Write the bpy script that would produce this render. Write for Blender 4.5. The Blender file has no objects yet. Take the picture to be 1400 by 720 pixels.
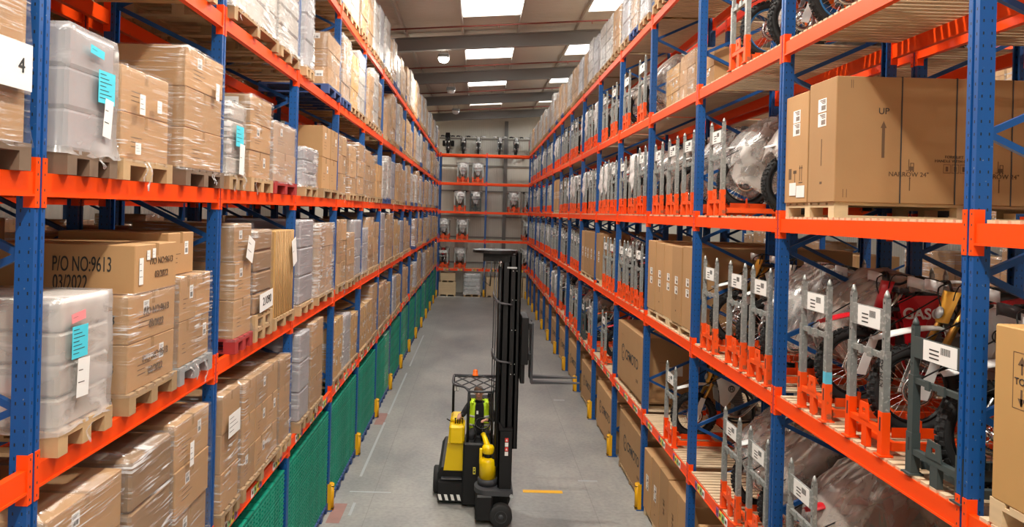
import bpy, math, random
from mathutils import Vector, Matrix, noise
random.seed(7)
SC = bpy.context.scene
COL = SC.collection
PI = math.pi

# ------------------------------------------------------------------ materials
MATS = {}
def mat(name, col, rough=0.6, metal=0.0, bump=None, var=0.0, vscale=6.0, spec=0.5, stretch=None, rnd=0.0, wear=None, emis=None):
    """procedural principled material; var = noise variation of the thing's own colour; rnd = per-object tint"""
    m = bpy.data.materials.new(name); m.use_nodes = True
    nt = m.node_tree; N = nt.nodes; L = nt.links
    b = N['Principled BSDF']
    b.inputs['Base Color'].default_value = (*col, 1)
    b.inputs['Roughness'].default_value = rough
    b.inputs['Metallic'].default_value = metal
    b.inputs['Specular IOR Level'].default_value = spec
    tc = N.new('ShaderNodeTexCoord'); mp = N.new('ShaderNodeMapping')
    L.new(tc.outputs['Object'], mp.inputs[0])
    if stretch: mp.inputs['Scale'].default_value = stretch
    out = None
    if var > 0 or rnd > 0:
        mix = N.new('ShaderNodeMix'); mix.data_type = 'RGBA'
        mix.inputs[6].default_value = (*[c * (1 - var) for c in col], 1)
        mix.inputs[7].default_value = (*[min(1, c * (1 + var)) for c in col], 1)
        nz = N.new('ShaderNodeTexNoise'); nz.inputs['Scale'].default_value = vscale; nz.inputs['Detail'].default_value = 4
        L.new(mp.outputs[0], nz.inputs['Vector']); L.new(nz.outputs['Fac'], mix.inputs[0])
        out = mix.outputs[2]
        if rnd > 0:
            oi = N.new('ShaderNodeObjectInfo'); hs = N.new('ShaderNodeHueSaturation')
            mr = N.new('ShaderNodeMapRange'); mr.inputs[3].default_value = 1 - rnd; mr.inputs[4].default_value = 1 + rnd
            L.new(oi.outputs['Random'], mr.inputs[0]); L.new(mr.outputs[0], hs.inputs['Value']); L.new(out, hs.inputs['Color'])
            out = hs.outputs[0]
    if wear:
        nz2 = N.new('ShaderNodeTexNoise'); nz2.inputs['Scale'].default_value = wear[1]; nz2.inputs['Detail'].default_value = 6
        rp = N.new('ShaderNodeValToRGB'); rp.color_ramp.elements[0].position = wear[2]; rp.color_ramp.elements[1].position = min(1, wear[2] + .06)
        L.new(mp.outputs[0], nz2.inputs['Vector']); L.new(nz2.outputs['Fac'], rp.inputs[0])
        mx = N.new('ShaderNodeMix'); mx.data_type = 'RGBA'; mx.inputs[6].default_value = (*col, 1); mx.inputs[7].default_value = (*wear[0], 1)
        if out: L.new(out, mx.inputs[6])
        L.new(rp.outputs[0], mx.inputs[0]); out = mx.outputs[2]
    if out: L.new(out, b.inputs['Base Color'])
    if bump:
        nz = N.new('ShaderNodeTexNoise'); nz.inputs['Scale'].default_value = bump[0]; nz.inputs['Detail'].default_value = 3
        bp = N.new('ShaderNodeBump'); bp.inputs['Strength'].default_value = bump[1]; bp.inputs['Distance'].default_value = 0.02
        L.new(mp.outputs[0], nz.inputs['Vector']); L.new(nz.outputs['Fac'], bp.inputs['Height']); L.new(bp.outputs[0], b.inputs['Normal'])
    if emis:
        b.inputs['Emission Color'].default_value = (*emis[0], 1); b.inputs['Emission Strength'].default_value = emis[1]
    MATS[name] = m
    return m

def film(name, lo, hi, scale, stretch, col=(0.9, 0.9, 0.92), rough=0.18, rot=0.0, bumps=0.6, dist=.012, thr=.48):
    """stretch wrap: partly transparent, white streaks painted in for bunched folds and glints, glossy and wrinkled"""
    m = bpy.data.materials.new(name); m.use_nodes = True
    nt = m.node_tree; N = nt.nodes; L = nt.links
    N.remove(N['Principled BSDF']); o = N['Material Output']
    tc = N.new('ShaderNodeTexCoord'); mp = N.new('ShaderNodeMapping'); mp.inputs['Scale'].default_value = stretch; mp.inputs['Rotation'].default_value = (rot, rot * .6, 0)
    L.new(tc.outputs['Object'], mp.inputs[0])
    oi = N.new('ShaderNodeObjectInfo'); mu = N.new('ShaderNodeMath'); mu.operation = 'MULTIPLY'; mu.inputs[1].default_value = 37
    L.new(oi.outputs['Random'], mu.inputs[0]); cx = N.new('ShaderNodeCombineXYZ'); L.new(mu.outputs[0], cx.inputs[0]); L.new(cx.outputs[0], mp.inputs['Location'])
    nz = N.new('ShaderNodeTexNoise'); nz.inputs['Scale'].default_value = scale; nz.inputs['Detail'].default_value = 4; nz.inputs['Distortion'].default_value = .5
    L.new(mp.outputs[0], nz.inputs['Vector'])
    st = N.new('ShaderNodeMapRange'); st.inputs[1].default_value = thr; st.inputs[2].default_value = thr + .09; L.new(nz.outputs['Fac'], st.inputs[0])
    np_ = N.new('ShaderNodeTexNoise'); np_.inputs['Scale'].default_value = 2.3; np_.inputs['Detail'].default_value = 2
    ad = N.new('ShaderNodeVectorMath'); L.new(tc.outputs['Object'], ad.inputs[0]); L.new(cx.outputs[0], ad.inputs[1]); L.new(ad.outputs[0], np_.inputs['Vector'])
    pt = N.new('ShaderNodeMapRange'); pt.inputs[1].default_value = .42; pt.inputs[2].default_value = .66; pt.inputs[3].default_value = .03; L.new(np_.outputs['Fac'], pt.inputs[0])
    ml = N.new('ShaderNodeMath'); ml.operation = 'MULTIPLY'; L.new(st.outputs[0], ml.inputs[0]); L.new(pt.outputs[0], ml.inputs[1])
    mr = N.new('ShaderNodeMapRange'); mr.inputs[3].default_value = lo; mr.inputs[4].default_value = hi; L.new(ml.outputs[0], mr.inputs[0])
    b = N.new('ShaderNodeBsdfPrincipled'); b.inputs['Base Color'].default_value = (*col, 1); b.inputs['Roughness'].default_value = rough; b.inputs['Specular IOR Level'].default_value = .9
    bp = N.new('ShaderNodeBump'); bp.inputs['Strength'].default_value = bumps; bp.inputs['Distance'].default_value = dist
    L.new(nz.outputs['Fac'], bp.inputs['Height']); L.new(bp.outputs[0], b.inputs['Normal'])
    t = N.new('ShaderNodeBsdfTransparent'); gl = N.new('ShaderNodeBsdfGlossy'); gl.inputs['Roughness'].default_value = .12
    L.new(bp.outputs[0], gl.inputs['Normal'])
    m0 = N.new('ShaderNodeMixShader'); m0.inputs[0].default_value = .07; L.new(t.outputs[0], m0.inputs[1]); L.new(gl.outputs[0], m0.inputs[2])
    ms = N.new('ShaderNodeMixShader'); L.new(mr.outputs[0], ms.inputs[0]); L.new(m0.outputs[0], ms.inputs[1]); L.new(b.outputs[0], ms.inputs[2])
    L.new(ms.outputs[0], o.inputs['Surface'])
    MATS[name] = m
    return m

def perforated(name, col):
    """blue rack steel with two columns of dark slots on each face"""
    m = mat(name, col, .42, 0, wear=((.25, .27, .3), 40, .68))
    nt = m.node_tree; N = nt.nodes; L = nt.links; b = N['Principled BSDF']
    tc = [n for n in N if n.type == 'TEX_COORD'][0]
    sp = N.new('ShaderNodeSeparateXYZ'); L.new(tc.outputs['Object'], sp.inputs[0])
    ge = N.new('ShaderNodeNewGeometry'); vt = N.new('ShaderNodeVectorTransform'); vt.vector_type = 'NORMAL'; vt.convert_from = 'WORLD'; vt.convert_to = 'OBJECT'
    L.new(ge.outputs['Normal'], vt.inputs[0]); sn = N.new('ShaderNodeSeparateXYZ'); L.new(vt.outputs[0], sn.inputs[0])
    def M(op, a, bb=None, c=None):
        n = N.new('ShaderNodeMath'); n.operation = op
        for i, v in enumerate((a, bb, c)):
            if v is None: continue
            if isinstance(v, (int, float)): n.inputs[i].default_value = v
            else: L.new(v, n.inputs[i])
        return n.outputs[0]
    zz = M('ABSOLUTE', M('SUBTRACT', M('FRACT', M('MULTIPLY', sp.outputs[2], 1 / .075)), .5))
    zm = M('LESS_THAN', zz, .12)
    ya = M('ABSOLUTE', M('SUBTRACT', M('ABSOLUTE', sp.outputs[1]), .027)); ym = M('LESS_THAN', ya, .0042)
    xa = M('ABSOLUTE', M('SUBTRACT', M('FRACT', M('MULTIPLY', M('ABSOLUTE', sp.outputs[0]), 1 / .05)), .5)); xm = M('LESS_THAN', xa, .08)
    fx = M('GREATER_THAN', M('ABSOLUTE', sn.outputs[0]), .7); fy = M('GREATER_THAN', M('ABSOLUTE', sn.outputs[1]), .7)
    h = M('MULTIPLY', zm, M('ADD', M('MULTIPLY', ym, fx), M('MULTIPLY', xm, fy)))
    old = b.inputs['Base Color'].links[0].from_socket
    mx = N.new('ShaderNodeMix'); mx.data_type = 'RGBA'; L.new(old, mx.inputs[6]); mx.inputs[7].default_value = (.006, .008, .012, 1)
    L.new(h, mx.inputs[0]); L.new(mx.outputs[2], b.inputs['Base Color'])
    return m

perforated('blue_perf', (.004, .078, .29))
mat('blue', (.004, .068, .25), .42)
mat('orange', (.95, .072, .002), .42, wear=((.70, .09, .02), 9, .72), spec=.35)
mat('deck_wood', (.62, .47, .31), .75, var=.28, vscale=5, stretch=(1, 9, 1))
mat('pallet_wood', (.42, .275, .14), .8, var=.35, vscale=5, rnd=.22)
mat('pallet_red', (.38, .03, .03), .6, var=.2)
mat('pallet_blue', (.03, .07, .22), .6, var=.2)
mat('pallet_dark', (.17, .11, .07), .8, var=.3)
mat('crate_wood', (.66, .50, .30), .75, var=.14, vscale=3, stretch=(1, 1, 8))
mat('carton', (.42, .24, .105), .75, var=.09, vscale=2.5, rnd=.16, bump=(30, .05))
mat('carton_dark', (.26, .15, .07), .75, var=.08, vscale=2.5, rnd=.15)
mat('carton_tan', (.50, .29, .10), .72, var=.06, vscale=2.5)
mat('tape', (.40, .24, .11), .22)
mat('paper', (.82, .82, .80), .6)
mat('ink', (.03, .03, .03), .7)
mat('ink_brown', (.13, .075, .04), .8)
mat('cyan_paper', (.07, .62, .78), .6)
mat('pink_paper', (.85, .28, .30), .6)
mat('wrapped_grey', (.34, .32, .34), .4, var=.25, vscale=5, bump=(7, .35))
mat('wrapped_white', (.46, .40, .34), .35, var=.2, vscale=6, bump=(8, .4), rnd=.12)
mat('green_plastic', (.0, .24, .155), .5, rnd=.15)
mat('green_light', (.01, .34, .2), .5)
mat('yellow', (.80, .42, .005), .4)
mat('fork_yellow', (.85, .58, .0), .35)
mat('black', (.007, .007, .008), .5, spec=.35)
mat('black_rubber', (.016, .016, .017), .8)
mat('charcoal', (.045, .048, .055), .5)
mat('dark_steel', (.10, .10, .11), .4, .6)
mat('galv', (.36, .38, .37), .45, .5, var=.35, vscale=18, wear=((.56, .57, .56), 34, .58))
mat('crate_orange', (.90, .09, .008), .45, wear=((.34, .10, .05), 12, .60))
mat('crate_dark', (.05, .065, .065), .5)
mat('chrome', (.7, .7, .7), .22, 1)
mat('engine', (.22, .22, .23), .38, .7)
mat('gold', (.55, .32, .08), .3, .9)
mat('seat_black', (.02, .02, .022), .7)
mat('bike_orange', (.85, .12, .01), .3)
mat('bike_red', (.55, .01, .02), .3)
mat('bike_white', (.72, .72, .72), .3)
mat('bike_grey', (.45, .44, .42), .35)
mat('bike_dark', (.03, .03, .035), .3)
mat('plate_yellow', (.80, .42, .05), .4)
mat('rim_blue', (.05, .22, .55), .35, .6)
mat('sticker_blue', (.12, .55, .75), .4)
mat('foam_white', (.75, .75, .75), .8)
mat('hivis', (.55, .85, .02), .6)
mat('reflective', (.6, .62, .6), .35)
mat('cloth_black', (.012, .012, .015), .9)
mat('skin', (.50, .26, .18), .55)
mat('hair', (.09, .045, .025), .8)
mat('beacon', (.95, .16, .01), .25)
mat('label_green', (.25, .55, .22), .5)
mat('label_purple', (.25, .10, .35), .5)
mat('label_yellow', (.85, .75, .08), .5)
mat('label_red', (.75, .04, .03), .5)
mat('steel_light', (.50, .53, .55), .4, .5)
mat('roof_beam', (.235, .23, .225), .6)
mat('purlin', (.50, .46, .41), .5)
mat('pipe_red', (.22, .05, .035), .5)
mat('lamp_case', (.35, .35, .35), .4, .6)
mat('sheet_band', (.5, .46, .38), .6)
film('film', .04, .75, 4, (.5, .5, 15), thr=.55)
film('film_diag', .04, .92, 4, (.6, .6, 13), rot=.45, thr=.545)
film('film_smooth', .30, .62, 2.2, (1.0, 1.0, 3), col=(.74, .71, .70), thr=.45, rough=.22)
film('film_heavy', .18, .9, 4, (1.0, 1.0, 9), col=(.82, .81, .81), thr=.47, rot=.2)
film('film_cover', .34, .70, 2.2, (1.0, 2.4, 1.0), col=(.62, .54, .49), rough=.3, rot=.5, bumps=.35)
film('film_clear', .22, .62, 4, (1.5, 2.5, 1.5), col=(.78, .75, .73), rough=.25, rot=.3)

# ------------------------------------------------------------------ mesh builder
class MB:
    def __init__(s): s.v = []; s.f = []; s.m = []; s.sm = []
    def add(s, vs, fs, mi=0, smooth=False):
        o = len(s.v); s.v += [tuple(p) for p in vs]
        s.f += [tuple(i + o for i in f) for f in fs]; s.m += [mi] * len(fs); s.sm += [smooth] * len(fs)
    def box(s, x0, x1, y0, y1, z0, z1, mi=0, M=None):
        vs = [Vector((x, y, z)) for x in (x0, x1) for y in (y0, y1) for z in (z0, z1)]
        if M: vs = [M @ v for v in vs]
        s.add(vs, [(0, 1, 3, 2), (4, 6, 7, 5), (0, 4, 5, 1), (2, 3, 7, 6), (0, 2, 6, 4), (1, 5, 7, 3)], mi); return s
    def bbox(s, x0, x1, y0, y1, z0, z1, c=.01, mi=0, M=None):
        """box with chamfered edges"""
        ax = [(x0, x1), (y0, y1), (z0, z1)]; vs = []; idx = {}
        for i in (0, 1):
            for j in (0, 1):
                for k in (0, 1):
                    for a in range(3):
                        p = [ax[0][i], ax[1][j], ax[2][k]]
                        for b in range(3):
                            if b != a: p[b] += c * (1 if (i, j, k)[b] == 0 else -1)
                        idx[(i, j, k, a)] = len(vs); vs.append(Vector(p))
        f = []
        def cr(*ks): f.append(tuple(idx[k] for k in ks))
        cr((0,0,0,0),(0,0,1,0),(0,1,1,0),(0,1,0,0)); cr((1,0,0,0),(1,1,0,0),(1,1,1,0),(1,0,1,0))
        cr((0,0,0,1),(1,0,0,1),(1,0,1,1),(0,0,1,1)); cr((0,1,0,1),(0,1,1,1),(1,1,1,1),(1,1,0,1))
        cr((0,0,0,2),(0,1,0,2),(1,1,0,2),(1,0,0,2)); cr((0,0,1,2),(1,0,1,2),(1,1,1,2),(0,1,1,2))
        for j in (0, 1):
            for k in (0, 1): cr((0,j,k,1),(1,j,k,1),(1,j,k,2),(0,j,k,2))
        for i in (0, 1):
            for k in (0, 1): cr((i,0,k,0),(i,1,k,0),(i,1,k,2),(i,0,k,2))
        for i in (0, 1):
            for j in (0, 1): cr((i,j,0,0),(i,j,1,0),(i,j,1,1),(i,j,0,1))
        for i in (0, 1):
            for j in (0, 1):
                for k in (0, 1): cr((i,j,k,0),(i,j,k,1),(i,j,k,2))
        if M: vs = [M @ v for v in vs]
        s.add(vs, f, mi); return s
    def tube(s, pts, r, n=8, mi=0, cap=True, smooth=True, flat=None):
        """tube through points; r a number or a list; flat = (sy) squash of the section's second axis"""
        P = [Vector(p) for p in pts]; R = r if isinstance(r, (list, tuple)) else [r] * len(P)
        rings = []; up = None
        for i, p in enumerate(P):
            a = P[max(i - 1, 0)]; b = P[min(i + 1, len(P) - 1)]; t = (b - a).normalized() if (b - a).length > 1e-9 else Vector((0, 0, 1))
            if up is None: up = Vector((0, 0, 1)) if abs(t.z) < .9 else Vector((1, 0, 0))
            u = (up - t * up.dot(t)).normalized(); up = u; w = t.cross(u)
            rings.append([p + (u * math.cos(2 * PI * k / n) + w * math.sin(2 * PI * k / n) * (flat or 1)) * R[i] for k in range(n)])
        vs = [q for rg in rings for q in rg]; fs = []
        for i in range(len(P) - 1):
            for k in range(n):
                fs.append((i * n + k, i * n + (k + 1) % n, (i + 1) * n + (k + 1) % n, (i + 1) * n + k))
        s.add(vs, fs, mi, smooth)
        if cap:
            o = len(s.v) - len(vs)
            s.f += [tuple(o + k for k in range(n))[::-1], tuple(o + (len(P) - 1) * n + k for k in range(n))]; s.m += [mi] * 2; s.sm += [False] * 2
        return s
    def lathe(s, prof, n=20, mi=0, M=None, smooth=True):
        """prof: list of (r, z) about z"""
        vs = []; fs = []
        for r, z in prof:
            for k in range(n):
                v = Vector((r * math.cos(2 * PI * k / n), r * math.sin(2 * PI * k / n), z)); vs.append(M @ v if M else v)
        for i in range(len(prof) - 1):
            for k in range(n): fs.append((i * n + k, i * n + (k + 1) % n, (i + 1) * n + (k + 1) % n, (i + 1) * n + k))
        fs.append(tuple(range(n))[::-1]); fs.append(tuple((len(prof) - 1) * n + k for k in range(n)))
        s.add(vs, fs, mi, smooth); s.sm[-1] = s.sm[-2] = False
        return s
    def torus(s, R, r, n=32, k=8, mi=0, M=None, sq=1.0, arc=None):
        vs = []; fs = []; a0, a1 = arc or (0, 2 * PI); cl = arc is None; nn = n if cl else n + 1
        for i in range(nn):
            a = a0 + (a1 - a0) * i / n
            for j in range(k):
                b = 2 * PI * j / k; v = Vector(((R + r * math.cos(b)) * math.cos(a), (R + r * math.cos(b)) * math.sin(a), r * sq * math.sin(b)))
                vs.append(M @ v if M else v)
        for i in range(n):
            i2 = (i + 1) % nn
            for j in range(k): fs.append((i * k + j, i2 * k + j, i2 * k + (j + 1) % k, i * k + (j + 1) % k))
        s.add(vs, fs, mi, True); return s
    def prism(s, poly, y0, y1, mi=0, M=None, inset=0.0):
        """polygon in XZ extruded along Y (optionally shrunk towards its centre at y1)"""
        n = len(poly); cx = sum(p[0] for p in poly) / n; cz = sum(p[1] for p in poly) / n
        a = [Vector((x, y0, z)) for x, z in poly]; b = [Vector((x + (cx - x) * inset, y1, z + (cz - z) * inset)) for x, z in poly]
        vs = a + b
        if M: vs = [M @ v for v in vs]
        fs = [tuple(range(n)), tuple(range(2 * n - 1, n - 1, -1))] + [(i, i + n, (i + 1) % n + n, (i + 1) % n) for i in range(n)]
        s.add(vs, fs, mi); return s
    def sheet(s, grid, th=0.004, mi=0):
        """grid of points thickened along its normals"""
        h = len(grid); w = len(grid[0]); G = [[Vector(p) for p in r] for r in grid]; top = []; bot = []
        for i in range(h):
            for j in range(w):
                du = G[i][min(j + 1, w - 1)] - G[i][max(j - 1, 0)]; dv = G[min(i + 1, h - 1)][j] - G[max(i - 1, 0)][j]
                nrm = du.cross(dv); nrm = nrm.normalized() if nrm.length > 1e-9 else Vector((0, 0, 1))
                top.append(G[i][j] + nrm * th / 2); bot.append(G[i][j] - nrm * th / 2)
        n = h * w; fs = []
        for i in range(h - 1):
            for j in range(w - 1):
                a = i * w + j; fs.append((a, a + 1, a + w + 1, a + w)); fs.append((n + a + w, n + a + w + 1, n + a + 1, n + a))
        for j in range(w - 1):
            fs.append((j, n + j, n + j + 1, j + 1)); a = (h - 1) * w + j; fs.append((a + 1, n + a + 1, n + a, a))
        for i in range(h - 1):
            a = i * w; fs.append((a + w, n + a + w, n + a, a)); a = i * w + w - 1; fs.append((a, n + a, n + a + w, a + w))
        s.add(top + bot, fs, mi, True); return s
    def mesh(s, name, mats):
        me = bpy.data.meshes.new(name); me.from_pydata(s.v, [], s.f)
        for m in (mats if isinstance(mats, (list, tuple)) else [mats]): me.materials.append(MATS[m])
        me.polygons.foreach_set('material_index', s.m); me.polygons.foreach_set('use_smooth', s.sm)
        me.update(); return me

def link(name, me, parent=None, loc=(0, 0, 0), rot=(0, 0, 0)):
    o = bpy.data.objects.new(name, me); COL.objects.link(o); o.location = loc; o.rotation_euler = rot
    if parent: o.parent = parent
    return o
def build(name, mb, mats, parent=None, loc=(0, 0, 0), rot=(0, 0, 0)): return link(name, mb.mesh(name, mats), parent, loc, rot)
def tag(o, label=None, cat=None, group=None, kind=None):
    if label: o['label'] = label
    if cat: o['category'] = cat
    if group: o['group'] = group
    if kind: o['kind'] = kind
    return o
def thing(name, label, cat, loc=(0, 0, 0), rz=0, group=None):
    return tag(link(name, None, None, loc, (0, 0, rz)), label, cat, group)
def copy_tree(o, parent=None):
    c = o.copy(); COL.objects.link(c)
    if parent: c.parent = parent
    for ch in KIDS.get(o.name, []): copy_tree(ch, c)
    return c
KIDS = {}
def register(root):
    """remember the children of a finished prototype (and theirs)"""
    KIDS[root.name] = []
    for o in PARENTED(root): KIDS[root.name].append(o); register(o)
def PARENTED(root): return list(root.children)
def place(proto, used, loc, rz=0, label=None, cat=None, group=None, scale=None):
    """first use moves the prototype itself, later uses copy it with its parts"""
    if proto.name in used: o = copy_tree(proto)
    else: used.add(proto.name); o = proto
    o.location = loc; o.rotation_euler = (0, 0, rz)
    if scale: o.scale = scale
    return tag(o, label, cat, group)
USED = set()

def text_mesh(txt, size, th=.002, bold=0.0):
    cu = bpy.data.curves.new('lettering', 'FONT'); cu.body = txt; cu.size = size; cu.extrude = th; cu.align_x = 'CENTER'; cu.align_y = 'CENTER'; cu.offset = bold; cu.resolution_u = 5
    ob = bpy.data.objects.new('lettering', cu); me = bpy.data.meshes.new_from_object(ob)
    bpy.data.objects.remove(ob); return me
TM = {}
def lettering(txt, size, parent, loc, rot, m='ink', name='lettering', th=.0015, bold=0.0, sx=1.0, width=None):
    k = (txt, size, m, bold)
    if k not in TM:
        me = text_mesh(txt, size, th, bold); me.materials.clear(); me.materials.append(MATS[m]); TM[k] = me
    if width: xs = [q.co.x for q in TM[k].vertices]; sx = width / (max(xs) - min(xs))
    o = link(name, TM[k], parent, loc, rot); o.scale = (sx, 1, 1); return o
RX = PI / 2
FACE_AISLE_L = (RX, 0, PI / 2)      # lettering on a face looking towards +X
FACE_AISLE_R = (RX, 0, -PI / 2)     # lettering on a face looking towards -X
FACE_NEAR = (RX, 0, 0)              # lettering on a face looking towards -Y
# ------------------------------------------------------------------ the place
WL, WR = 2.417, 2.95            # rack front planes left and right of the aisle
YL0, YR0, PIT = 4.03, 4.40, 2.8
DEP = 1.10
ZL = [1.961 + 1.6234 * i for i in range(5)]     # beam centres, left run
ZR = [1.616 + 1.7247 * i for i in range(5)]     # right run
YB = 44.0
XW0, XW1, YW0, YW1 = -9.5, 15.5, -9.0, 46.3
SLOPE = .07
def zroof(x): return 11.35 + SLOPE * x

# floor: grey sealed concrete with joints, scuffs and tyre marks
m = bpy.data.materials.new('concrete'); m.use_nodes = True; nt = m.node_tree; N = nt.nodes; L = nt.links; b = N['Principled BSDF']
tc = N.new('ShaderNodeTexCoord'); n1 = N.new('ShaderNodeTexNoise'); n1.inputs['Scale'].default_value = .55; n1.inputs['Detail'].default_value = 8; n1.inputs['Roughness'].default_value = .65
mp = N.new('ShaderNodeMapping'); mp.inputs['Scale'].default_value = (1, .55, 1); L.new(tc.outputs['Object'], mp.inputs[0]); L.new(mp.outputs[0], n1.inputs['Vector'])
n2 = N.new('ShaderNodeTexNoise'); n2.inputs['Scale'].default_value = 14; n2.inputs['Detail'].default_value = 6; L.new(tc.outputs['Object'], n2.inputs['Vector'])
r1 = N.new('ShaderNodeValToRGB'); r1.color_ramp.elements[0].position = .3; r1.color_ramp.elements[0].color = (.19, .20, .205, 1); r1.color_ramp.elements[1].position = .72; r1.color_ramp.elements[1].color = (.41, .40, .375, 1)
L.new(n1.outputs['Fac'], r1.inputs[0])
mx = N.new('ShaderNodeMix'); mx.data_type = 'RGBA'; mx.blend_type = 'MULTIPLY'; mx.inputs[0].default_value = .45
r2 = N.new('ShaderNodeValToRGB'); r2.color_ramp.elements[0].position = .32; r2.color_ramp.elements[0].color = (.62, .62, .62, 1); r2.color_ramp.elements[1].position = .6; r2.color_ramp.elements[1].color = (1, 1, 1, 1)
L.new(n2.outputs['Fac'], r2.inputs[0]); L.new(r1.outputs[0], mx.inputs[6]); L.new(r2.outputs[0], mx.inputs[7])
br = N.new('ShaderNodeTexBrick'); br.offset = 0; br.inputs['Scale'].default_value = 1; br.inputs['Brick Width'].default_value = 3.9; br.inputs['Row Height'].default_value = 4.6; br.inputs['Mortar Size'].default_value = .008
br.inputs['Color1'].default_value = (1, 1, 1, 1); br.inputs['Color2'].default_value = (.95, .95, .95, 1); br.inputs['Mortar'].default_value = (.72, .72, .72, 1)
mpb = N.new('ShaderNodeMapping'); mpb.inputs['Location'].default_value = (1.75, 1.2, 0); L.new(tc.outputs['Object'], mpb.inputs[0]); L.new(mpb.outputs[0], br.inputs['Vector'])
mx2 = N.new('ShaderNodeMix'); mx2.data_type = 'RGBA'; mx2.blend_type = 'MULTIPLY'; mx2.inputs[0].default_value = .8; L.new(mx.outputs[2], mx2.inputs[6]); L.new(br.outputs[0], mx2.inputs[7])
L.new(mx2.outputs[2], b.inputs['Base Color']); b.inputs['Roughness'].default_value = .38
rr = N.new('ShaderNodeMapRange'); rr.inputs[3].default_value = .28; rr.inputs[4].default_value = .62; L.new(n1.outputs['Fac'], rr.inputs[0]); L.new(rr.outputs[0], b.inputs['Roughness'])
MATS['concrete'] = m

# ribbed wall cladding
def ribbed(name, col, axis, period, depth=.6):
    m = mat(name, col, .55, var=.05, vscale=1.2); nt = m.node_tree; N = nt.nodes; L = nt.links; b = N['Principled BSDF']
    tc = [n for n in N if n.type == 'TEX_COORD'][0]
    w = N.new('ShaderNodeTexWave'); w.wave_type = 'BANDS'; w.bands_direction = axis; w.inputs['Scale'].default_value = 1 / period / 3.1416 * PI / 2; w.wave_profile = 'SAW' if False else 'SIN'
    L.new(tc.outputs['Object'], w.inputs['Vector']); bp = N.new('ShaderNodeBump'); bp.inputs['Strength'].default_value = depth; bp.inputs['Distance'].default_value = .03
    L.new(w.outputs['Fac'], bp.inputs['Height']); L.new(bp.outputs[0], b.inputs['Normal']); return m
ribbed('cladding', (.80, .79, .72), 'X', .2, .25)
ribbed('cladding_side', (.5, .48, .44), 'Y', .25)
ribbed('roof_sheet', (.62, .575, .50), 'Y', .25, .45)

build('floor', MB().box(XW0 - .2, XW1 + .2, YW0 - .2, YW1 + .2, -.2, 0), 'concrete')['kind'] = 'structure'
def gable(name, y0, y1):
    v = [(XW0, y0, 0), (XW1, y0, 0), (XW1, y0, zroof(XW1)), (XW0, y0, zroof(XW0))]; v += [(x, y1, z) for x, _, z in v]
    mb = MB(); mb.add(v, [(0, 1, 2, 3), (7, 6, 5, 4), (0, 4, 5, 1), (1, 5, 6, 2), (2, 6, 7, 3), (3, 7, 4, 0)]); build(name, mb, 'cladding')['kind'] = 'structure'
gable('wall_back', YW1, YW1 + .2); gable('wall_front', YW0 - .2, YW0)
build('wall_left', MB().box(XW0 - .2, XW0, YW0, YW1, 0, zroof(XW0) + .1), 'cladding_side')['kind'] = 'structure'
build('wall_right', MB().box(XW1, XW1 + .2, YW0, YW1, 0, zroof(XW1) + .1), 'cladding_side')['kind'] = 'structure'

# roof: portal frames every 6.4 m, purlins along Y, rooflights between them
RAF = [-6.9 + 6.4 * i for i in range(9)]        # ... 18.7, 25.1, 31.5, 37.9, 44.3
PUR = [-9.2 + 2.0 * i for i in range(13)]
LIT = [(-.7, 1.2), (3.2, 5.1)]
PUR = [-8.3, -6.4, -4.5, -2.6, -.7, 1.2, 3.2, 5.1, 7.0, 8.9, 10.8, 12.7, 14.6]
def slab(mb, x0, x1, y0, y1, off, th, mi=0):
    z0, z1 = zroof(x0) + off, zroof(x1) + off
    v = [(x0, y0, z0), (x1, y0, z1), (x1, y1, z1), (x0, y1, z0), (x0, y0, z0 + th), (x1, y0, z1 + th), (x1, y1, z1 + th), (x0, y1, z0 + th)]
    mb.add(v, [(3, 2, 1, 0), (4, 5, 6, 7), (0, 1, 5, 4), (1, 2, 6, 5), (2, 3, 7, 6), (3, 0, 4, 7)], mi)
m = bpy.data.materials.new('rooflight'); m.use_nodes = True; nt = m.node_tree; N = nt.nodes; L = nt.links; N.remove(N['Principled BSDF'])
em = N.new('ShaderNodeEmission'); em.inputs[0].default_value = (1, .985, .95, 1); em.inputs[1].default_value = 10; L.new(em.outputs[0], N['Material Output'].inputs[0]); MATS['rooflight'] = m
rf = MB(); wn = 0
edges_y = [YW0 - .2] + RAF + [YW1 + .2]
lights = []
for i in range(len(edges_y) - 1):
    y0, y1 = edges_y[i], edges_y[i + 1]
    a, bq = (y0 + .5, y1 - 1.9) if y1 - y0 > 5 else (None, None)
    if a is None: slab(rf, XW0 - .2, XW1 + .2, y0, y1, 0, .12); continue
    xs = sorted(LIT); cur = XW0 - .2
    slab(rf, XW0 - .2, XW1 + .2, y0, a, 0, .12); slab(rf, XW0 - .2, XW1 + .2, bq, y1, 0, .12)
    for x0, x1 in xs:
        slab(rf, cur, x0, a, bq, 0, .12); lights.append((x0, x1, a, bq)); cur = x1
    slab(rf, cur, XW1 + .2, a, bq, 0, .12)
build('ceiling', rf, 'roof_sheet')['kind'] = 'structure'
for i, (x0, x1, a, bq) in enumerate(lights):
    if a > 40: continue
    w = MB(); slab(w, x0, x1, a, bq, .03, .03)
    o = build('window_%d' % (i + 1), w, 'rooflight'); o['kind'] = 'structure'
    fr = MB()
    for yy in (a, bq - .08): slab(fr, x0, x1, yy, yy + .08, -.05, .05)
    for xx in (x0, x1 - .05): slab(fr, xx, xx + .05, a, bq, -.05, .05)
    build('window_frame', fr, 'purlin', o)
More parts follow.
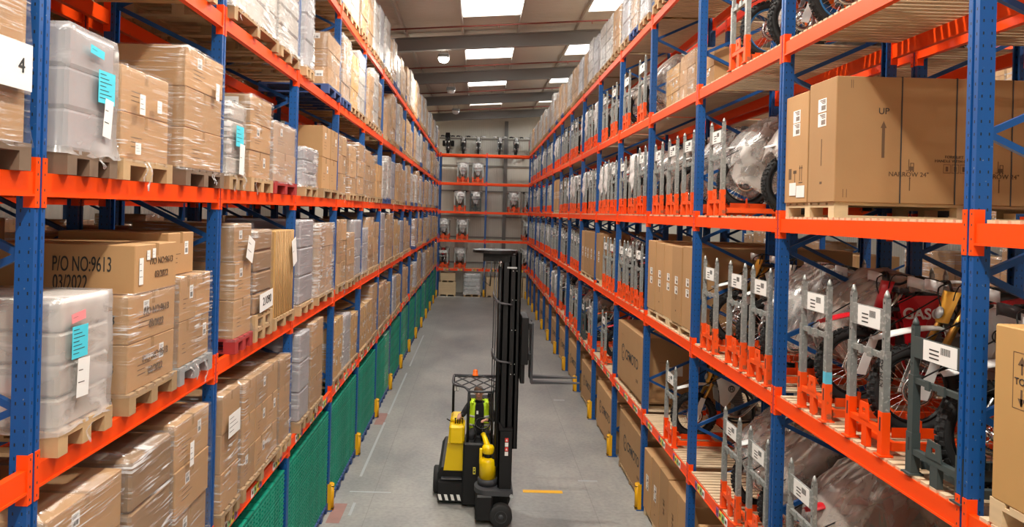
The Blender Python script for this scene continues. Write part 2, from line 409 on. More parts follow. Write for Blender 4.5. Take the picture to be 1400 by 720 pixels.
for i, y in enumerate(RAF):
    mb = MB()
    for o0, o1, w in ((-.19, -.16, .11), (-.62, -.59, .11), (-.59, -.19, .012)):
        slab(mb, XW0, XW1, y - w, y + w, o0, o1 - o0)
    # haunch at the left eave
    v = [(XW0, y, zroof(XW0) - .6), (XW0 + 3.6, y, zroof(XW0 + 3.6) - .6), (XW0, y, zroof(XW0) - 1.25)]
    v = [(a, y - .012, c) for a, _, c in v] + [(a, y + .012, c) for a, _, c in v]
    mb.add(v, [(0, 1, 2), (5, 4, 3), (0, 3, 4, 1), (1, 4, 5, 2), (2, 5, 3, 0)])
    tag(build('roof_beam', mb, 'roof_beam'), kind='structure')
mb = MB()
for x in PUR:
    mb.box(x - .035, x + .035, YW0, YW1, zroof(x) - .16, zroof(x))
tag(build('roof_purlins', mb, 'purlin'), kind='structure')
# red sprinkler pipes under the sheets, one in each frame bay
for y in RAF[:-1]:
    x0, x1 = XW0, XW1; yy = y + 4.9
    mb = MB(); mb.tube([(x0, yy, zroof(x0) - .22), (x1, yy, zroof(x1) - .22)], .028, 8)
    x = x0 + 1.0
    while x < x1: mb.tube([(x, yy, zroof(x) - .22), (x, yy, zroof(x) - .32)], .012, 6); x += 3
    tag(build('sprinkler_pipe', mb, 'pipe_red'), kind='structure')
# back gable: portal column, cladding rails and base course
mb = MB(); xx = 1.62
mb.box(xx - .11, xx + .11, YW1 - .30, YW1 - .28, 0, zroof(xx) - .6).box(xx - .11, xx + .11, YW1 - .02, YW1, 0, zroof(xx) - .6).box(xx - .008, xx + .008, YW1 - .28, YW1 - .02, 0, zroof(xx) - .6)
tag(build('wall_column', mb, 'roof_beam'), kind='structure')
for i, z in enumerate((1.9, 3.5, 4.8, 6.4, 8.0, 9.7)):
    MATS.get('purlin_dark') or mat('purlin_dark', (.30, .28, .25), .6)
    tag(build('trim_%d' % (i + 1), MB().box(XW0, XW1, YW1 - .1, YW1, z, z + .07).box(XW0, XW1, YW1 - .1, YW1 - .085, z - .02, z), 'purlin_dark'), kind='structure')

# floor markings
tag(build('floor_marking', MB().box(.95, 1.68, 13.42, 13.55, 0, .003), 'sheet_band'), kind='structure')
bpy.data.objects['floor_marking'].data.materials[0] = MATS['yellow']
mb = MB()
for x0, x1, y0, y1 in ((-2.15, -2.10, 14.0, 17.6), (-2.15, -2.1, 18.3, 23), (-2.15, -2.1, 24, 30), (-2.2, -1.45, 13.22, 13.27), (-2.05, -2.0, 12.2, 12.75), (2.05, 2.42, 14.05, 14.12), (2.2, 2.5, 20.1, 20.18)):
    mb.box(x0, x1, y0, y1, 0, .003)
tag(build('floor_line_markings', mb, 'steel_light'), kind='structure')
tag(build('floor_red_marking', MB().box(-2.36, -2.14, 11.9, 12.7, 0, .002).box(-2.36, -2.14, 17.4, 18.4, 0, .002), 'sheet_band'), kind='structure')
mat('marking_red', (.30, .16, .14), .6, var=.2); bpy.data.objects['floor_red_marking'].data.materials[0] = MATS['marking_red']

# high-bay lamps: fixture plus a real area light under each lit one
mat('led_on', (1, 1, 1), .5, emis=((1, .93, .78), 40)); mat('led_off', (.75, .75, .75), .4)
def lamp(x, y, lit, label, en=520):
    z = zroof(x) - .75
    t = thing('high_bay_lamp', label, 'lamp', (x, y, z), 0, 'high bay lamps hanging from the roof')
    h = MB(); h.bbox(-.2, .2, -.2, .2, 0, .1, .02)
    for i in range(9): h.box(-.17 + i * .04, -.158 + i * .04, -.17, .17, .1, .16)
    build('lamp_housing', h, 'lamp_case', t)
    c = MB(); c.tube([(-.15, 0, .1), (0, 0, .75)], .006, 6).tube([(.15, 0, .1), (0, 0, .75)], .006, 6); build('hanging_wire', c, 'charcoal', t)
    build('lens', MB().lathe([(.19, 0), (.185, -.06), (.14, -.13), (.05, -.165), (.001, -.17)][::-1], 20), 'led_on' if lit else 'led_off', t)
    if lit:
        ld = bpy.data.lights.new('lamp_light', 'AREA'); ld.energy = en; ld.shape = 'SQUARE'; ld.size = .32; ld.color = (1, .93, .8)
        lo = bpy.data.objects.new('lamp_light', ld); COL.objects.link(lo); lo.location = (0, 0, -.19); lo.parent = t
lamp(-1.37, 25.8, 1, 'lit high bay lamp hanging over the left side of the aisle', 240)
lamp(-1.37, 32.6, 0, 'unlit high bay lamp beyond the lit one over the aisle')
lamp(-1.37, 39.4, 0, 'unlit high bay lamp nearest the back wall')
LAMPS_UNSEEN = [(-.6, 14.0), (.3, 7.0), (.3, 0.5), (.3, -5.5), (-5.7, 3), (-5.7, 10), (-5.7, 17), (6.9, 3), (6.9, 9), (6.9, 15), (12.5, 8), (12.5, 16), (6.9, 24), (-5.7, 26), (8.2, 43), (-6.2, 43)]  # unseen lamps added to light the aisles; the last two brighten the back wall
for i, (x, y) in enumerate(LAMPS_UNSEEN):
    lamp(x, y, 1, 'lit high bay lamp, unseen, added to light the warehouse', 520 if abs(x) < 2 else (520 if y > 40 else 300))

# world: pale sky outside
w = bpy.data.worlds.new('World'); SC.world = w; w.use_nodes = True
w.node_tree.nodes['Background'].inputs[0].default_value = (.75, .85, 1, 1); w.node_tree.nodes['Background'].inputs[1].default_value = .6

# ------------------------------------------------------------------ camera
cd = bpy.data.cameras.new('camera'); cam = bpy.data.objects.new('camera', cd); COL.objects.link(cam); SC.camera = cam
r = .0263; right = Vector((math.cos(r), 0, math.sin(r))); up = Vector((-math.sin(r), 0, math.cos(r))); fw = Vector((0, 1, 0))
cam.matrix_world = Matrix(((right.x, up.x, -fw.x, 0), (right.y, up.y, -fw.y, 0), (right.z, up.z, -fw.z, 5.121), (0, 0, 0, 1)))
cd.sensor_width = 36; cd.lens = 1000 / 1400 * 36; cd.shift_x = (700 - 654.3) / 1400; cd.shift_y = -(360 - 289.5) / 1400; cd.clip_start = .05; cd.clip_end = 200
SC.view_settings.view_transform = 'Standard'; SC.view_settings.look = 'None'; SC.view_settings.gamma = 1; SC.view_settings.use_curve_mapping = False
SC.view_settings.exposure = -0.33
SC.cycles.max_bounces = 7; SC.cycles.diffuse_bounces = 4; SC.cycles.glossy_bounces = 3; SC.cycles.transparent_max_bounces = 24; SC.cycles.transmission_bounces = 4
SC.cycles.sample_clamp_indirect = 6; SC.cycles.use_denoising = True; SC.cycles.caustics_reflective = False; SC.cycles.caustics_refractive = False
# ------------------------------------------------------------------ racking
def upright_mesh(h, perf=True):
    """open blue column: groove down its front, base at origin, front face at x=0, depth to +x (mirrored by dx)"""
    p = [(0, -.05), (0, -.012), (.014, -.012), (.014, .012), (0, .012), (0, .05), (.1, .05), (.1, .03), (.07, .03), (.07, -.03), (.1, -.03), (.1, -.05)]
    mb = MB(); n = len(p); vs = [(x, y, 0) for x, y in p] + [(x, y, h) for x, y in p]
    mb.add(vs, [tuple(range(n)), tuple(range(2 * n - 1, n - 1, -1))] + [((i + 1) % n, i, i + n, (i + 1) % n + n) for i in range(n)])
    return mb.mesh('upright', 'blue_perf')
HL, HR = ZL[4] + .35, ZR[4] + .35
FR = {}
def frame(parent, y, dx, h, zs, detail=True):
    """ladder frame at y (local): two uprights, braces, foot plates; a part of the bay"""
    key = (dx, h, tuple(zs))
    f = None
    if key not in FR:
        f = {}
        f['up'] = upright_mesh(h)
        f['bars'] = []
        for dz in (.425, -.425):                       # lacing: bars fan out from apexes on the front upright
            v0, v1 = (.09, 0), (DEP - .09, dz); d = math.hypot(v1[0] - v0[0], v1[1] - v0[1]); an = math.atan2(v1[1] - v0[1], v1[0] - v0[0])
            b = MB(); M = Matrix.Translation((v0[0], 0, v0[1])) @ Matrix.Rotation(-an, 4, 'Y'); b.box(0, d, -.018, .018, -.020, .020, 0, M)
            b.v = [(v[0] * dx, v[1], v[2]) for v in b.v]
            f['bars'].append(b.mesh('brace', 'blue'))
        f['foot'] = MB().box(-.07 if dx > 0 else -.13, .13 if dx > 0 else .07, -.085, .085, 0, .012).mesh('foot_plate', 'blue')
        FR[key] = f
    f = FR[key]
    e = link('upright_frame', None, parent, (0, y, 0))
    z = .57
    while z < h - .3:
        for q in f['bars']: link('brace', q, e, (0, 0, z))
        z += .85
    a = link('upright', f['up'], e); c = link('upright', f['up'], e, (dx * DEP, 0, 0), (0, 0, PI))
    if dx < 0: a.rotation_euler = (0, 0, PI); c.rotation_euler = (0, 0, 0)
    if detail:
        link('foot_plate', f['foot'], e); link('foot_plate', f['foot'], e, (dx * DEP, 0, 0), (0, 0, PI))
    return e
BM = {}
def beams(parent, dx, zs, n_levels=5, back=True, detail=True, length=PIT):
    """orange box beams, with connector plates hooked round the uprights"""
    for li, z in enumerate(zs[:n_levels]):
        for side in ((0, 1) if back else (0,)):
            k = (dx, side, length)
            if k not in BM:
                # side 0: in front plane; side 1: back plane
                x0 = 0 if side == 0 else DEP
                s = dx * (1 if side == 0 else -1); xb = dx * x0
                m1 = MB(); a, c = sorted((xb + s * .004, xb + s * .05))
                m1.box(a, c, .05, length - .05, -.066, .066)
                a, c = sorted((xb - s * .004, xb + s * .01)); m1.box(a, c, .055, length - .055, -.066, -.052)
                m2s = []
                for (ya, yb, yc, yd) in ((.012, .052, .050, .054), (length - .052, length - .012, length - .054, length - .050)):
                    m2 = MB(); a, c = sorted((xb - s * .005, xb)); m2.box(a, c, ya, yb, -.128, .148)
                    a, c = sorted((xb - s * .005, xb + s * .06)); m2.box(a, c, yc, yd, -.128, .148)
                    for zz in (-.1, -.03, .055, .12):
                        a, c = sorted((xb - s * .0055, xb)); ym = (ya + yb) / 2; m2.box(a, c, ym - .004, ym + .004, zz - .007, zz + .007, 1)
                    m2s.append(m2.mesh('beam_connector', ['orange', 'ink']))
                    
                BM[k] = (m1.mesh('beam', 'orange'), m2s)
            o = link('beam', BM[k][0], parent, (0, 0, z))
            if detail:
                for q in BM[k][1]: link('beam_connector', q, o)
DK = {}
def deck(parent, dx, z, length=PIT, full=True):
    k = (dx, length)
    if k not in DK:
        mb = MB(); y = .07; rnd = random.Random(3)
        while y < length - .13:
            w = .068; a, c = sorted((dx * .012, dx * (DEP - .012))); mb.box(a, c, y, y + w, .066, .086 + rnd.uniform(-.002, .002)); y += .097
        DK[k] = mb.mesh('wooden_deck', 'deck_wood')
    return link('wooden_deck', DK[k], parent, (0, 0, z))
GUARD = None
def guard(x, y, dx, label):
    global GUARD
    if GUARD is None:
        mb = MB(); mb.box(-.012, 0, -.06, .06, 0, .45); mb.box(0, .05, -.06, -.052, 0, .45); mb.box(0, .05, .052, .06, 0, .45)
        mb.tube([(-.012, 0, .0), (-.012, 0, .45)], .042, 10); mb.box(-.056, -.012, -.044, .044, .405, .415, 1); mb.box(-.056, -.012, -.044, .044, .03, .04, 1)
        GUARD = mb.mesh('column_guard', ['yellow', 'black'])
    o = link('column_guard', GUARD, None, (x, y, 0.0), (0, 0, 0 if dx > 0 else PI)); return tag(o, label, 'column guard', 'yellow column guards at the rack feet')
LBL = {}
def level_labels(parent, dx, z):
    """coloured location labels stuck along the lowest beam"""
    if dx not in LBL:
        mb = MB(); s = -dx; 
        for c in range(1):
            y = 0
            for j, mi in enumerate((0, 1, 2, 3)):
                a, b_ = sorted((s * .0, s * .006)); mb.box(a, b_, y + j * .10, y + j * .10 + .085, -.05, .045, mi)
                mb.box(a + (.0005 if s > 0 else -.0005), b_ + (.0005 if s > 0 else -.0005), y + j * .10 + .015, y + j * .10 + .07, -.02, .02, 4)
        LBL[dx] = mb.mesh('location_label', ['paper', 'label_green', 'label_yellow', 'label_purple', 'ink_brown'])
    for c in range(3): link('location_label', LBL[dx], parent, (0, .35 + c * .85, z))
ORD = ['first', 'second', 'third', 'fourth', 'fifth', 'sixth', 'seventh', 'eighth', 'ninth', 'tenth', 'eleventh', 'twelfth', 'thirteenth', 'fourteenth', 'fifteenth', 'sixteenth', 'seventeenth']
SIDE = {-1: 'left', 1: 'right'}
def run(x, dx, y0, zs, h, k0, k1, where, decks, detail_to=20, labels=False):
    for k in range(k0, k1):
        t = thing('pallet_rack_bay', '%s bay from the camera of racking %s' % (ORD[k - k0], where), 'pallet rack', (x, y0 + PIT * k, 0), 0, 'racking bays ' + where)
        if k == k0: frame(t, 0, dx, h, zs)
        frame(t, PIT, dx, h, zs, k < 10)
        beams(t, dx, zs, detail=k < detail_to)
        if decks:
            for z in zs[:5]: deck(t, dx, z)
        if labels: level_labels(t, dx, zs[0])
run(-WL, -1, YL0, ZL, HL, -1, 14, 'along the left of the aisle', False, labels=True)
run(WR, 1, YR0, ZR, HR, -1, 14, 'along the right of the aisle', True, labels=True)
run(-WL - DEP - .2, -1, YL0, ZL, HL, -1, 9, 'back to back behind the left run', False, 4)
run(WR + DEP + .2, 1, YR0, ZR, HR, -1, 9, 'back to back behind the right run', True, 4)
ZF = [z + .06 for z in ZR]
run(-6.6, -1, 5.2, ZF, HR, -2, 6, 'across the next aisle to the left', False, 2)
run(8.9, 1, YR0 + .6, ZR, HR, -1, 7, 'across the next aisle to the right', False, 2)
for k in range(2, 15):
    guard(-WL + .035, YL0 + PIT * k, -1, 'yellow guard at foot of the %s left rack post from the camera' % ORD[k + 1])
    guard(WR - .035, YR0 + PIT * k, 1, 'yellow guard at foot of the %s right rack post from the camera' % ORD[k + 1])
# rack across the far end (front plane faces the camera)
t0 = thing('pallet_rack_bay', 'left bay of the blue and orange rack across the end wall', 'pallet rack', (-2.37 + 0, YB, 0), -PI / 2, 'racking bays across the far end')
def back_bay(x, label):
    # local y runs along world -x after the turn, depth to world +y
    t = thing('pallet_rack_bay', label, 'pallet rack', (x, YB, 0), PI / 2, 'racking bays across the far end')
    frame(t, 0, 1, HR - .15, ZR); frame(t, -PIT, 1, HR - .15, ZR)
    return t
bpy.data.objects.remove(t0)
def run_back():
    for i, x0 in enumerate((-5.17, -2.37, .43, 3.23)):
        # rotate by -90 deg: local +y -> world +x ; local +x -> world -y ; so use dx=-1 for depth towards +y
        t = thing('pallet_rack_bay', ['hidden leftmost bay', 'left bay', 'right bay', 'rightmost bay'][i] + ' of the orange beamed rack across the end wall', 'pallet rack', (x0, YB, 0), -PI / 2, 'racking bays across the far end')
        if i == 0: frame(t, 0, -1, HR - .2, ZR)
        frame(t, PIT, -1, HR - .2, ZR); beams(t, -1, ZR, detail=True)
        for z in ZR: deck(t, -1, z)
        if 0 < i < 3: level_labels(t, -1, ZR[0])
run_back()
guard(.43, YB - .035, 1, 'yellow guard at foot of the middle post of the end rack').rotation_euler = (0, 0, PI / 2)
# ------------------------------------------------------------------ pallets, cartons, wrapped loads
PLT = {}
def pallet_mesh(w, d, m='pallet_wood', h=.144):
    """block pallet, w along Y, d along X, centred, base z=0"""
    k = (round(w, 2), round(d, 2), m)
    if k in PLT: return PLT[k]
    mb = MB(); t = .022
    for y in (-w / 2, -.05, w / 2 - .1): mb.box(-d / 2, d / 2, y, y + .1, 0, t)
    for x in (-d / 2, -.06, d / 2 - .12):
        for y in (-w / 2, -.05, w / 2 - .1): mb.box(x, x + .12, y, y + .1, t, h - 2 * t)
    for x in (-d / 2, -.06, d / 2 - .12): mb.box(x, x + .12, -w / 2, w / 2, h - 2 * t, h - t)
    n = max(4, int(w / .13)); bw = w / n * .8
    for i in range(n):
        y = -w / 2 + (w - bw) * i / (n - 1); mb.box(-d / 2, d / 2, y, y + bw, h - t, h)
    PLT[k] = mb.mesh('pallet', m); return PLT[k]
CT = {}
def carton_mesh(d, w, h, m='carton', front='', tape=True, kind=0):
    """carton d(X) x w(Y) x h; kind picks which labels are stuck to its +X / -X and -Y faces"""
    k = (round(d, 2), round(w, 2), round(h, 2), m, tape, kind)
    if k in CT: return CT[k]
    mb = MB(); g = .003; mb.bbox(-d / 2 + g, d / 2 - g, -w / 2 + g, w / 2 - g, 0, h - .002, .006)
    e = .0012
    if tape:
        mb.box(-d / 2, d / 2, -.024, .024, h - .003, h - .0005, 1)
        for s in (-1, 1):
            a, b = sorted((s * (d / 2 - g), s * (d / 2 - g + e))); mb.box(a, b, -.024, .024, h - .09, h - .001, 1)
        mb.box(-d / 2 + .004, d / 2 - .004, -.0015, .0015, h - .003, h, 3)
    rnd = random.Random(kind * 31 + 5)
    def sticker(face, cy, cz, sw, sh):
        if face in ('X', 'x'):
            s = 1 if face == 'X' else -1; x = s * (d / 2 - g); a, b = sorted((x, x + s * e)); a2, b2 = sorted((x, x + s * (e + .0006)))
            mb.box(a, b, cy - sw / 2, cy + sw / 2, cz - sh / 2, cz + sh / 2, 2)
            for i in range(7):
                yy = cy - sw * .38 + i * sw * .11; mb.box(a2, b2, yy, yy + sw * (.03 + .03 * (i % 3)), cz - sh * .38, cz - sh * .02, 3)
            for i in range(3): mb.box(a2, b2, cy - sw * .38, cy + sw * (.1 + .1 * i), cz + sh * (.12 + .1 * i), cz + sh * (.15 + .1 * i), 3)
        else:
            y = -w / 2 + g
            mb.box(cy - sw / 2, cy + sw / 2, y - e, y, cz - sh / 2, cz + sh / 2, 2)
            for i in range(7):
                xx = cy - sw * .38 + i * sw * .11; mb.box(xx, xx + sw * (.03 + .03 * (i % 3)), y - e - .0006, y, cz - sh * .38, cz - sh * .02, 3)
    def prints(face):       # rows of small stamped print
        for i in range(rnd.randint(2, 4)):
            zz = h * (.28 + .1 * i); l = w * rnd.uniform(.15, .3)
            if face == 'X': mb.box(d / 2 - g, d / 2 - g + .0008, -w * .3, -w * .3 + l, zz, zz + .006, 4)
            else: mb.box(-d * .3, -d * .3 + l, -w / 2 + g - .0008, -w / 2 + g, zz, zz + .006, 4)
    if kind % 4 == 1: sticker('X', w * .2, h * .62, .075, .11); sticker('Y', d * .22, h * .6, .13, .09); prints('X')
    if kind % 4 == 2: sticker('X', -w * .15, h * .7, .09, .09); prints('Y'); prints('X')
    if kind % 4 == 3: sticker('Y', d * .1, h * .75, .15, .08); prints('X')
    CT[k] = mb.mesh('carton', [m, 'tape', 'paper', 'ink', 'ink_brown']); return CT[k]
FS = {}
def film_mesh(d, w, h, m, seed=0, flare=.03, zb=.125, puff=.010):
    """wrinkled film round a load; d along X, w along Y, from z=zb up over the top"""
    k = (round(d, 2), round(w, 2), round(h, 2), m, seed, flare)
    if k in FS: return FS[k]
    nx, ny, nz = 9, 9, 13; per = []
    for i in range(nx): per.append((-d / 2 + d * i / nx, -w / 2))
    for i in range(ny): per.append((d / 2, -w / 2 + w * i / ny))
    for i in range(nx): per.append((d / 2 - d * i / nx, w / 2))
    for i in range(ny): per.append((-d / 2, w / 2 - w * i / ny))
    n = len(per); vs = []; fs = []
    for j in range(nz + 1):
        t = j / nz; z = zb + (h - zb + .006) * t
        for i, (x, y) in enumerate(per):
            fl = flare * max(0, 1 - (z - zb) / .12) ** 2 * (.5 + noise.noise(Vector((x * 4, y * 4, seed * 3.3))))
            nv = noise.noise(Vector((x * 5 + seed * 7, y * 5, z * 5))); o = .004 + puff * (.5 + nv) + fl
            px = x + (o if x > d / 2 - .01 else -o if x < -d / 2 + .01 else 0); py = y + (o if y > w / 2 - .01 else -o if y < -w / 2 + .01 else 0)
            dz = .03 * noise.noise(Vector((x * 9, y * 9, seed))) if j == 0 else 0
            if j == nz: px *= .985; py *= .985
            vs.append((px, py, z + dz))
    for j in range(nz):
        for i in range(n): fs.append((j * n + i, j * n + (i + 1) % n, (j + 1) * n + (i + 1) % n, (j + 1) * n + i))
    c = len(vs); vs.append((0, 0, h + .004)); 
    for i in range(n): fs.append((nz * n + i, nz * n + (i + 1) % n, c))
    mb = MB(); mb.add(vs, fs, 0, True); FS[k] = mb.mesh('stretch_wrap', m); return FS[k]
def tails(mb, x, y0, y1, z, seed):
    """loose film ends hanging over the beam"""
    r = random.Random(seed)
    for i in range(r.randint(1, 3)):
        y = r.uniform(y0, y1); l = r.uniform(.06, .2); w = r.uniform(.012, .035)
        g = [[(x + .012 + .012 * math.sin(a * 1.3 + seed), y + (b - .5) * w * (1 + .4 * math.sin(a * 2)) + .02 * math.sin(a * .8 + seed), z - l * a / 5) for b in (0, 1)] for a in range(6)]
        mb.sheet(g, .002)
def load(w, d, h, style, seed=0, cols=2, rows=None, tiers=None, pm='pallet_wood', wrap=None, cm='carton', lbl=True, n_pal=1):
    """one pallet load; total height h above the pallet's underside. Front faces +X. Returns the root Empty."""
    rnd = random.Random(seed); name = {'cartons': 'carton_pallet', 'grey': 'wrapped_pallet', 'white': 'wrapped_pallet', 'slats': 'slatted_pallet'}[style]
    t = thing(name, None, 'pallet load')
    for i in range(n_pal): link('pallet', pallet_mesh(w, d, pm), t, (0, 0, .144 * i))
    z0 = .144 * n_pal; H = h - z0; bd, bw = d - .05, w - .04
    if style == 'cartons':
        tiers = tiers or max(2, int(round(H / rnd.uniform(.3, .42)))); rows = rows or 2; hh = H / tiers
        for k in range(tiers):
            for a in range(rows):
                for b in range(cols):
                    if rows > 2 and 0 < a < rows - 1 and 0 < b < cols - 1: continue
                    cd_, cw_ = bd / rows, bw / cols; kind = rnd.randint(0, 3)
                    link('carton', carton_mesh(cd_, cw_, hh, cm, kind=kind), t, (-bd / 2 + cd_ * (a + .5) + rnd.uniform(-.010, .006), -bw / 2 + cw_ * (b + .5) + rnd.uniform(-.004, .004), z0 + hh * k), (0, 0, rnd.uniform(-.012, .012)))
    elif style == 'slats':
        mb = MB(); mb.bbox(-bd / 2, bd / 2, -bw / 2, bw / 2, 0, H, .01); n = 11
        link('carton', mb.mesh('carton', 'carton_tan'), t, (0, 0, z0))
        for i in range(n):
            for s in (0, 1):
                q = MB()
                y = -bw / 2 + bw * (i + .5) / n
                if s == 0: q.tube([(bd / 2 + .004, y, 0), (bd / 2 + .004, y, H)], .006, 6)
                else: q.tube([(-bd / 2 + bd * (i + .5) / n, -bw / 2 - .004, 0), (-bd / 2 + bd * (i + .5) / n, -bw / 2 - .004, H)], .006, 6)
                link('cane', q.mesh('cane', 'pallet_wood'), t, (0, 0, z0))
    else:
        mb = MB(); tt = 3 if style == 'grey' else 4; hh = H / tt
        for k in range(tt): mb = MB(); mb.bbox(-bd / 2, bd / 2, -bw / 2, bw / 2, 0, hh - .004, .02); link('wrapped_goods', mb.mesh('wrapped_goods', 'wrapped_grey' if style == 'grey' else 'wrapped_white'), t, (0, 0, z0 + hh * k))
    wrap = wrap if wrap is not None else {'cartons': 'film', 'grey': 'film_heavy', 'white': 'film_heavy', 'slats': None}[style]
    if wrap:
        f = link('stretch_wrap', film_mesh(bd + .012, bw + .012, h, wrap, seed % 5), t)
        if seed % 3 == 0: mb = MB(); tails(mb, bd / 2 + .05, -bw / 2 + .05, bw / 2 - .05, .13, seed); build('loose_film', mb, 'film_heavy', t)
    if lbl and style in ('grey', 'white'):
        pass
    return t
def sheet_label(parent, x, y, z, sw, sh, m, rot=0, lines=0, axis='X', name='paper_label'):
    """paper sheet stuck to the +X (or -X) face, with printed lines"""
    mb = MB(); s = 1 if axis == 'X' else -1; e = .002
    mb.box(*sorted((0, s * e)), -sw / 2, sw / 2, -sh / 2, sh / 2, 0)
    for i in range(lines):
        zz = sh / 2 - sh * (i + 1) / (lines + 1.2); l = sw * (.35 + .35 * ((i * 7) % 3) / 2); mb.box(*sorted((0, s * (e + .001))), -sw * .42, -sw * .42 + l, zz, zz + min(.005, sh * .02), 1)
    o = build(name, mb, [m, 'ink'], parent, (x, y, z)); o.rotation_euler = (rot, 0, 0); return o
LV = ['lowest beam level', 'second beam level', 'third beam level', 'fourth beam level', 'top beam level']
def top(i): return ZL[i] + .0665
XC = -WL + .05          # loads overhang the beam by 5 cm
def put(t, lv, y0, y1, d, label, zs=None, group=None, scale=None, xc=None, rz=0):
    t.location = ((XC if xc is None else xc) - d / 2, (y0 + y1) / 2, (top(lv) if zs is None else zs)); t.rotation_euler = (0, 0, rz)
    t['label'] = label; t['category'] = 'pallet load'; t['group'] = group or 'pallet loads on the left rack'
    return t
def L(lv, y0, y1, zt, style, label, **k):
    d = k.pop('d', 1.08); h = zt - top(lv); t = load(y1 - y0, d, h, style, **k); return put(t, lv, y0, y1, d, label), d, y1 - y0, h

# third beam level (eye height), first two bays
t, d, w, h = L(2, 3.0, 3.86, 6.75, 'cartons', 'wrapped cartons left of the nearest left post with a white plate reading 4', seed=3, cols=1, rows=2, tiers=3, wrap='film_diag', pm='pallet_dark')
o = sheet_label(t, d / 2 + .016, .0, .53, .78, .24, 'paper'); lettering('4', .11, o, (.004, .30, 0), FACE_AISLE_L)
t, d, w, h = L(2, 4.20, 4.78, 6.15, 'grey', 'tall grey film-wrapped block with cyan sheet, beside nearest left post at eye level', seed=3, wrap='film_smooth', pm='pallet_dark')
sheet_label(t, d / 2 + .015, .1, .56, .2, .2, 'cyan_paper', 0, 7); sheet_label(t, d / 2 + .015, -.02, .76, .16, .05, 'cyan_paper', -.1, 1); sheet_label(t, d / 2 + .017, .12, .37, .1, .24, 'paper', -.12, 2)
t, d, w, h = L(2, 4.86, 5.64, 6.05, 'cartons', 'two-tier film-wrapped cartons between grey wrapped block and large brown cartons', seed=12, cols=1, rows=1, tiers=2, wrap='film')
sheet_label(t, d / 2 + .006, -.15, .53, .08, .14, 'paper', 0, 3); sheet_label(t, d / 2 + .006, .12, .55, .07, .09, 'paper', 0, 3); sheet_label(t, d / 2 + .006, -.2, .22, .08, .08, 'paper', 0, 3)
t, d, w, h = L(2, 5.90, 6.78, 6.41, 'cartons', 'tallest three-tier wrapped brown cartons in front of the second left post', seed=9, cols=1, rows=1, tiers=3, wrap='film_diag', pm='pallet_dark')
sheet_label(t, d / 2 + .008, .2, .85, .08, .15, 'paper', 0, 3)
t, d, w, h = L(2, 6.93, 7.42, 6.12, 'white', 'narrow white wrapped pallet with cyan and white sheets behind second left post', seed=6, wrap='film_heavy')
sheet_label(t, d / 2 + .015, -.02, .52, .22, .2, 'cyan_paper', 0, 4); sheet_label(t, d / 2 + .017, .05, .3, .14, .3, 'paper', -.06, 1)
t, d, w, h = L(2, 7.6, 8.40, 6.29, 'cartons', 'messily wrapped brown cartons beyond the narrow white pallet', seed=15, cols=1, rows=2, tiers=3, wrap='film_diag')
t, d, w, h = L(2, 8.48, 9.5, 6.12, 'cartons', 'two-tier wrapped cartons on a dark pallet just before third left post', seed=17, cols=1, rows=1, tiers=2, wrap='film_heavy', pm='pallet_red')
t, d, w, h = L(2, 9.95, 10.75, 5.95, 'grey', 'low wrapped pallet just behind the third left post at eye level', seed=8)
t, d, w, h = L(2, 11.14, 12.3, 6.38, 'cartons', 'plain unwrapped brown cartons with white label before the fourth left post', seed=18, cols=2, rows=1, tiers=2, wrap='')
# a row of cartons on its own pallet stands in the rack behind, seen over the first loads
# second beam level
t, d, w, h = L(1, 4.18, 4.80, 4.55, 'white', 'pale film-wrapped block with cyan and pink sheets on second beam level', seed=21, wrap='film_smooth')
sheet_label(t, d / 2 + .018, -.14, .64, .17, .19, 'cyan_paper', 0, 7); sheet_label(t, d / 2 + .018, -.16, .79, .15, .055, 'pink_paper', .1, 1); sheet_label(t, d / 2 + .02, -.10, .42, .13, .23, 'paper', -.05, 2)
# printed P/O cartons: bottom tiers two wide, one wide carton on top
d, w = 1.0, .80; t = thing('carton_pallet', None, 'pallet load'); link('pallet', pallet_mesh(w, 1.05), t)
for k in range(2):
    c = link('carton', carton_mesh(1.0, w - .03, .34, 'carton', kind=k + 1), t, (0, 0, .144 + .34 * k)); lettering('P/O NO:9613', .075, c, (.502, .05, .2), FACE_AISLE_L, 'ink_brown', 'printed_text'); lettering('03/2022', .075, c, (.502, .05, .1), FACE_AISLE_L, 'ink_brown', 'printed_text')
    lettering('13', .1, c, (.36, -w / 2 + .012, .17), FACE_NEAR, 'ink', 'printed_text')
c = link('carton', carton_mesh(1.05, w - .1, .35, 'carton', kind=0), t, (-.02, .03, .824)); lettering('P/O NO:9613', .15, c, (.15, -w / 2 + .051, .205), FACE_NEAR, 'ink', 'printed_text', width=.41); lettering('03/2022', .15, c, (.07, -w / 2 + .051, .075), FACE_NEAR, 'ink', 'printed_text', width=.24)
sheet_label(c, .526, -.26, .16, .06, .19, 'paper', 0, 3); sheet_label(c, .526, -.15, .27, .05, .07, 'paper', 0, 2); sheet_label(c, .526, -.06, .28, .05, .07, 'paper', 0, 2)
lettering('P/O NO:9613', .07, c, (.525, .08, .22), FACE_AISLE_L, 'ink_brown', 'printed_text'); lettering('03/2022', .07, c, (.525, .08, .12), FACE_AISLE_L, 'ink_brown', 'printed_text')
link('stretch_wrap', film_mesh(1.03, w, .83, 'film_diag', 2), t)
put(t, 1, 5.03, 5.83, 1.05, 'brown cartons printed P/O NO:9613 03/2022 behind the pale wrapped block')
t, d, w, h = L(1, 5.88, 6.60, 4.53, 'cartons', 'stretch-wrapped cartons on a film-covered grey pallet touching second left post', seed=24, cols=2, rows=1, tiers=2, wrap='film_diag', pm='steel_light')
link('carton', carton_mesh(.9, .52, .35, 'carton', kind=1), t, (-.03, -.09, h + .004))
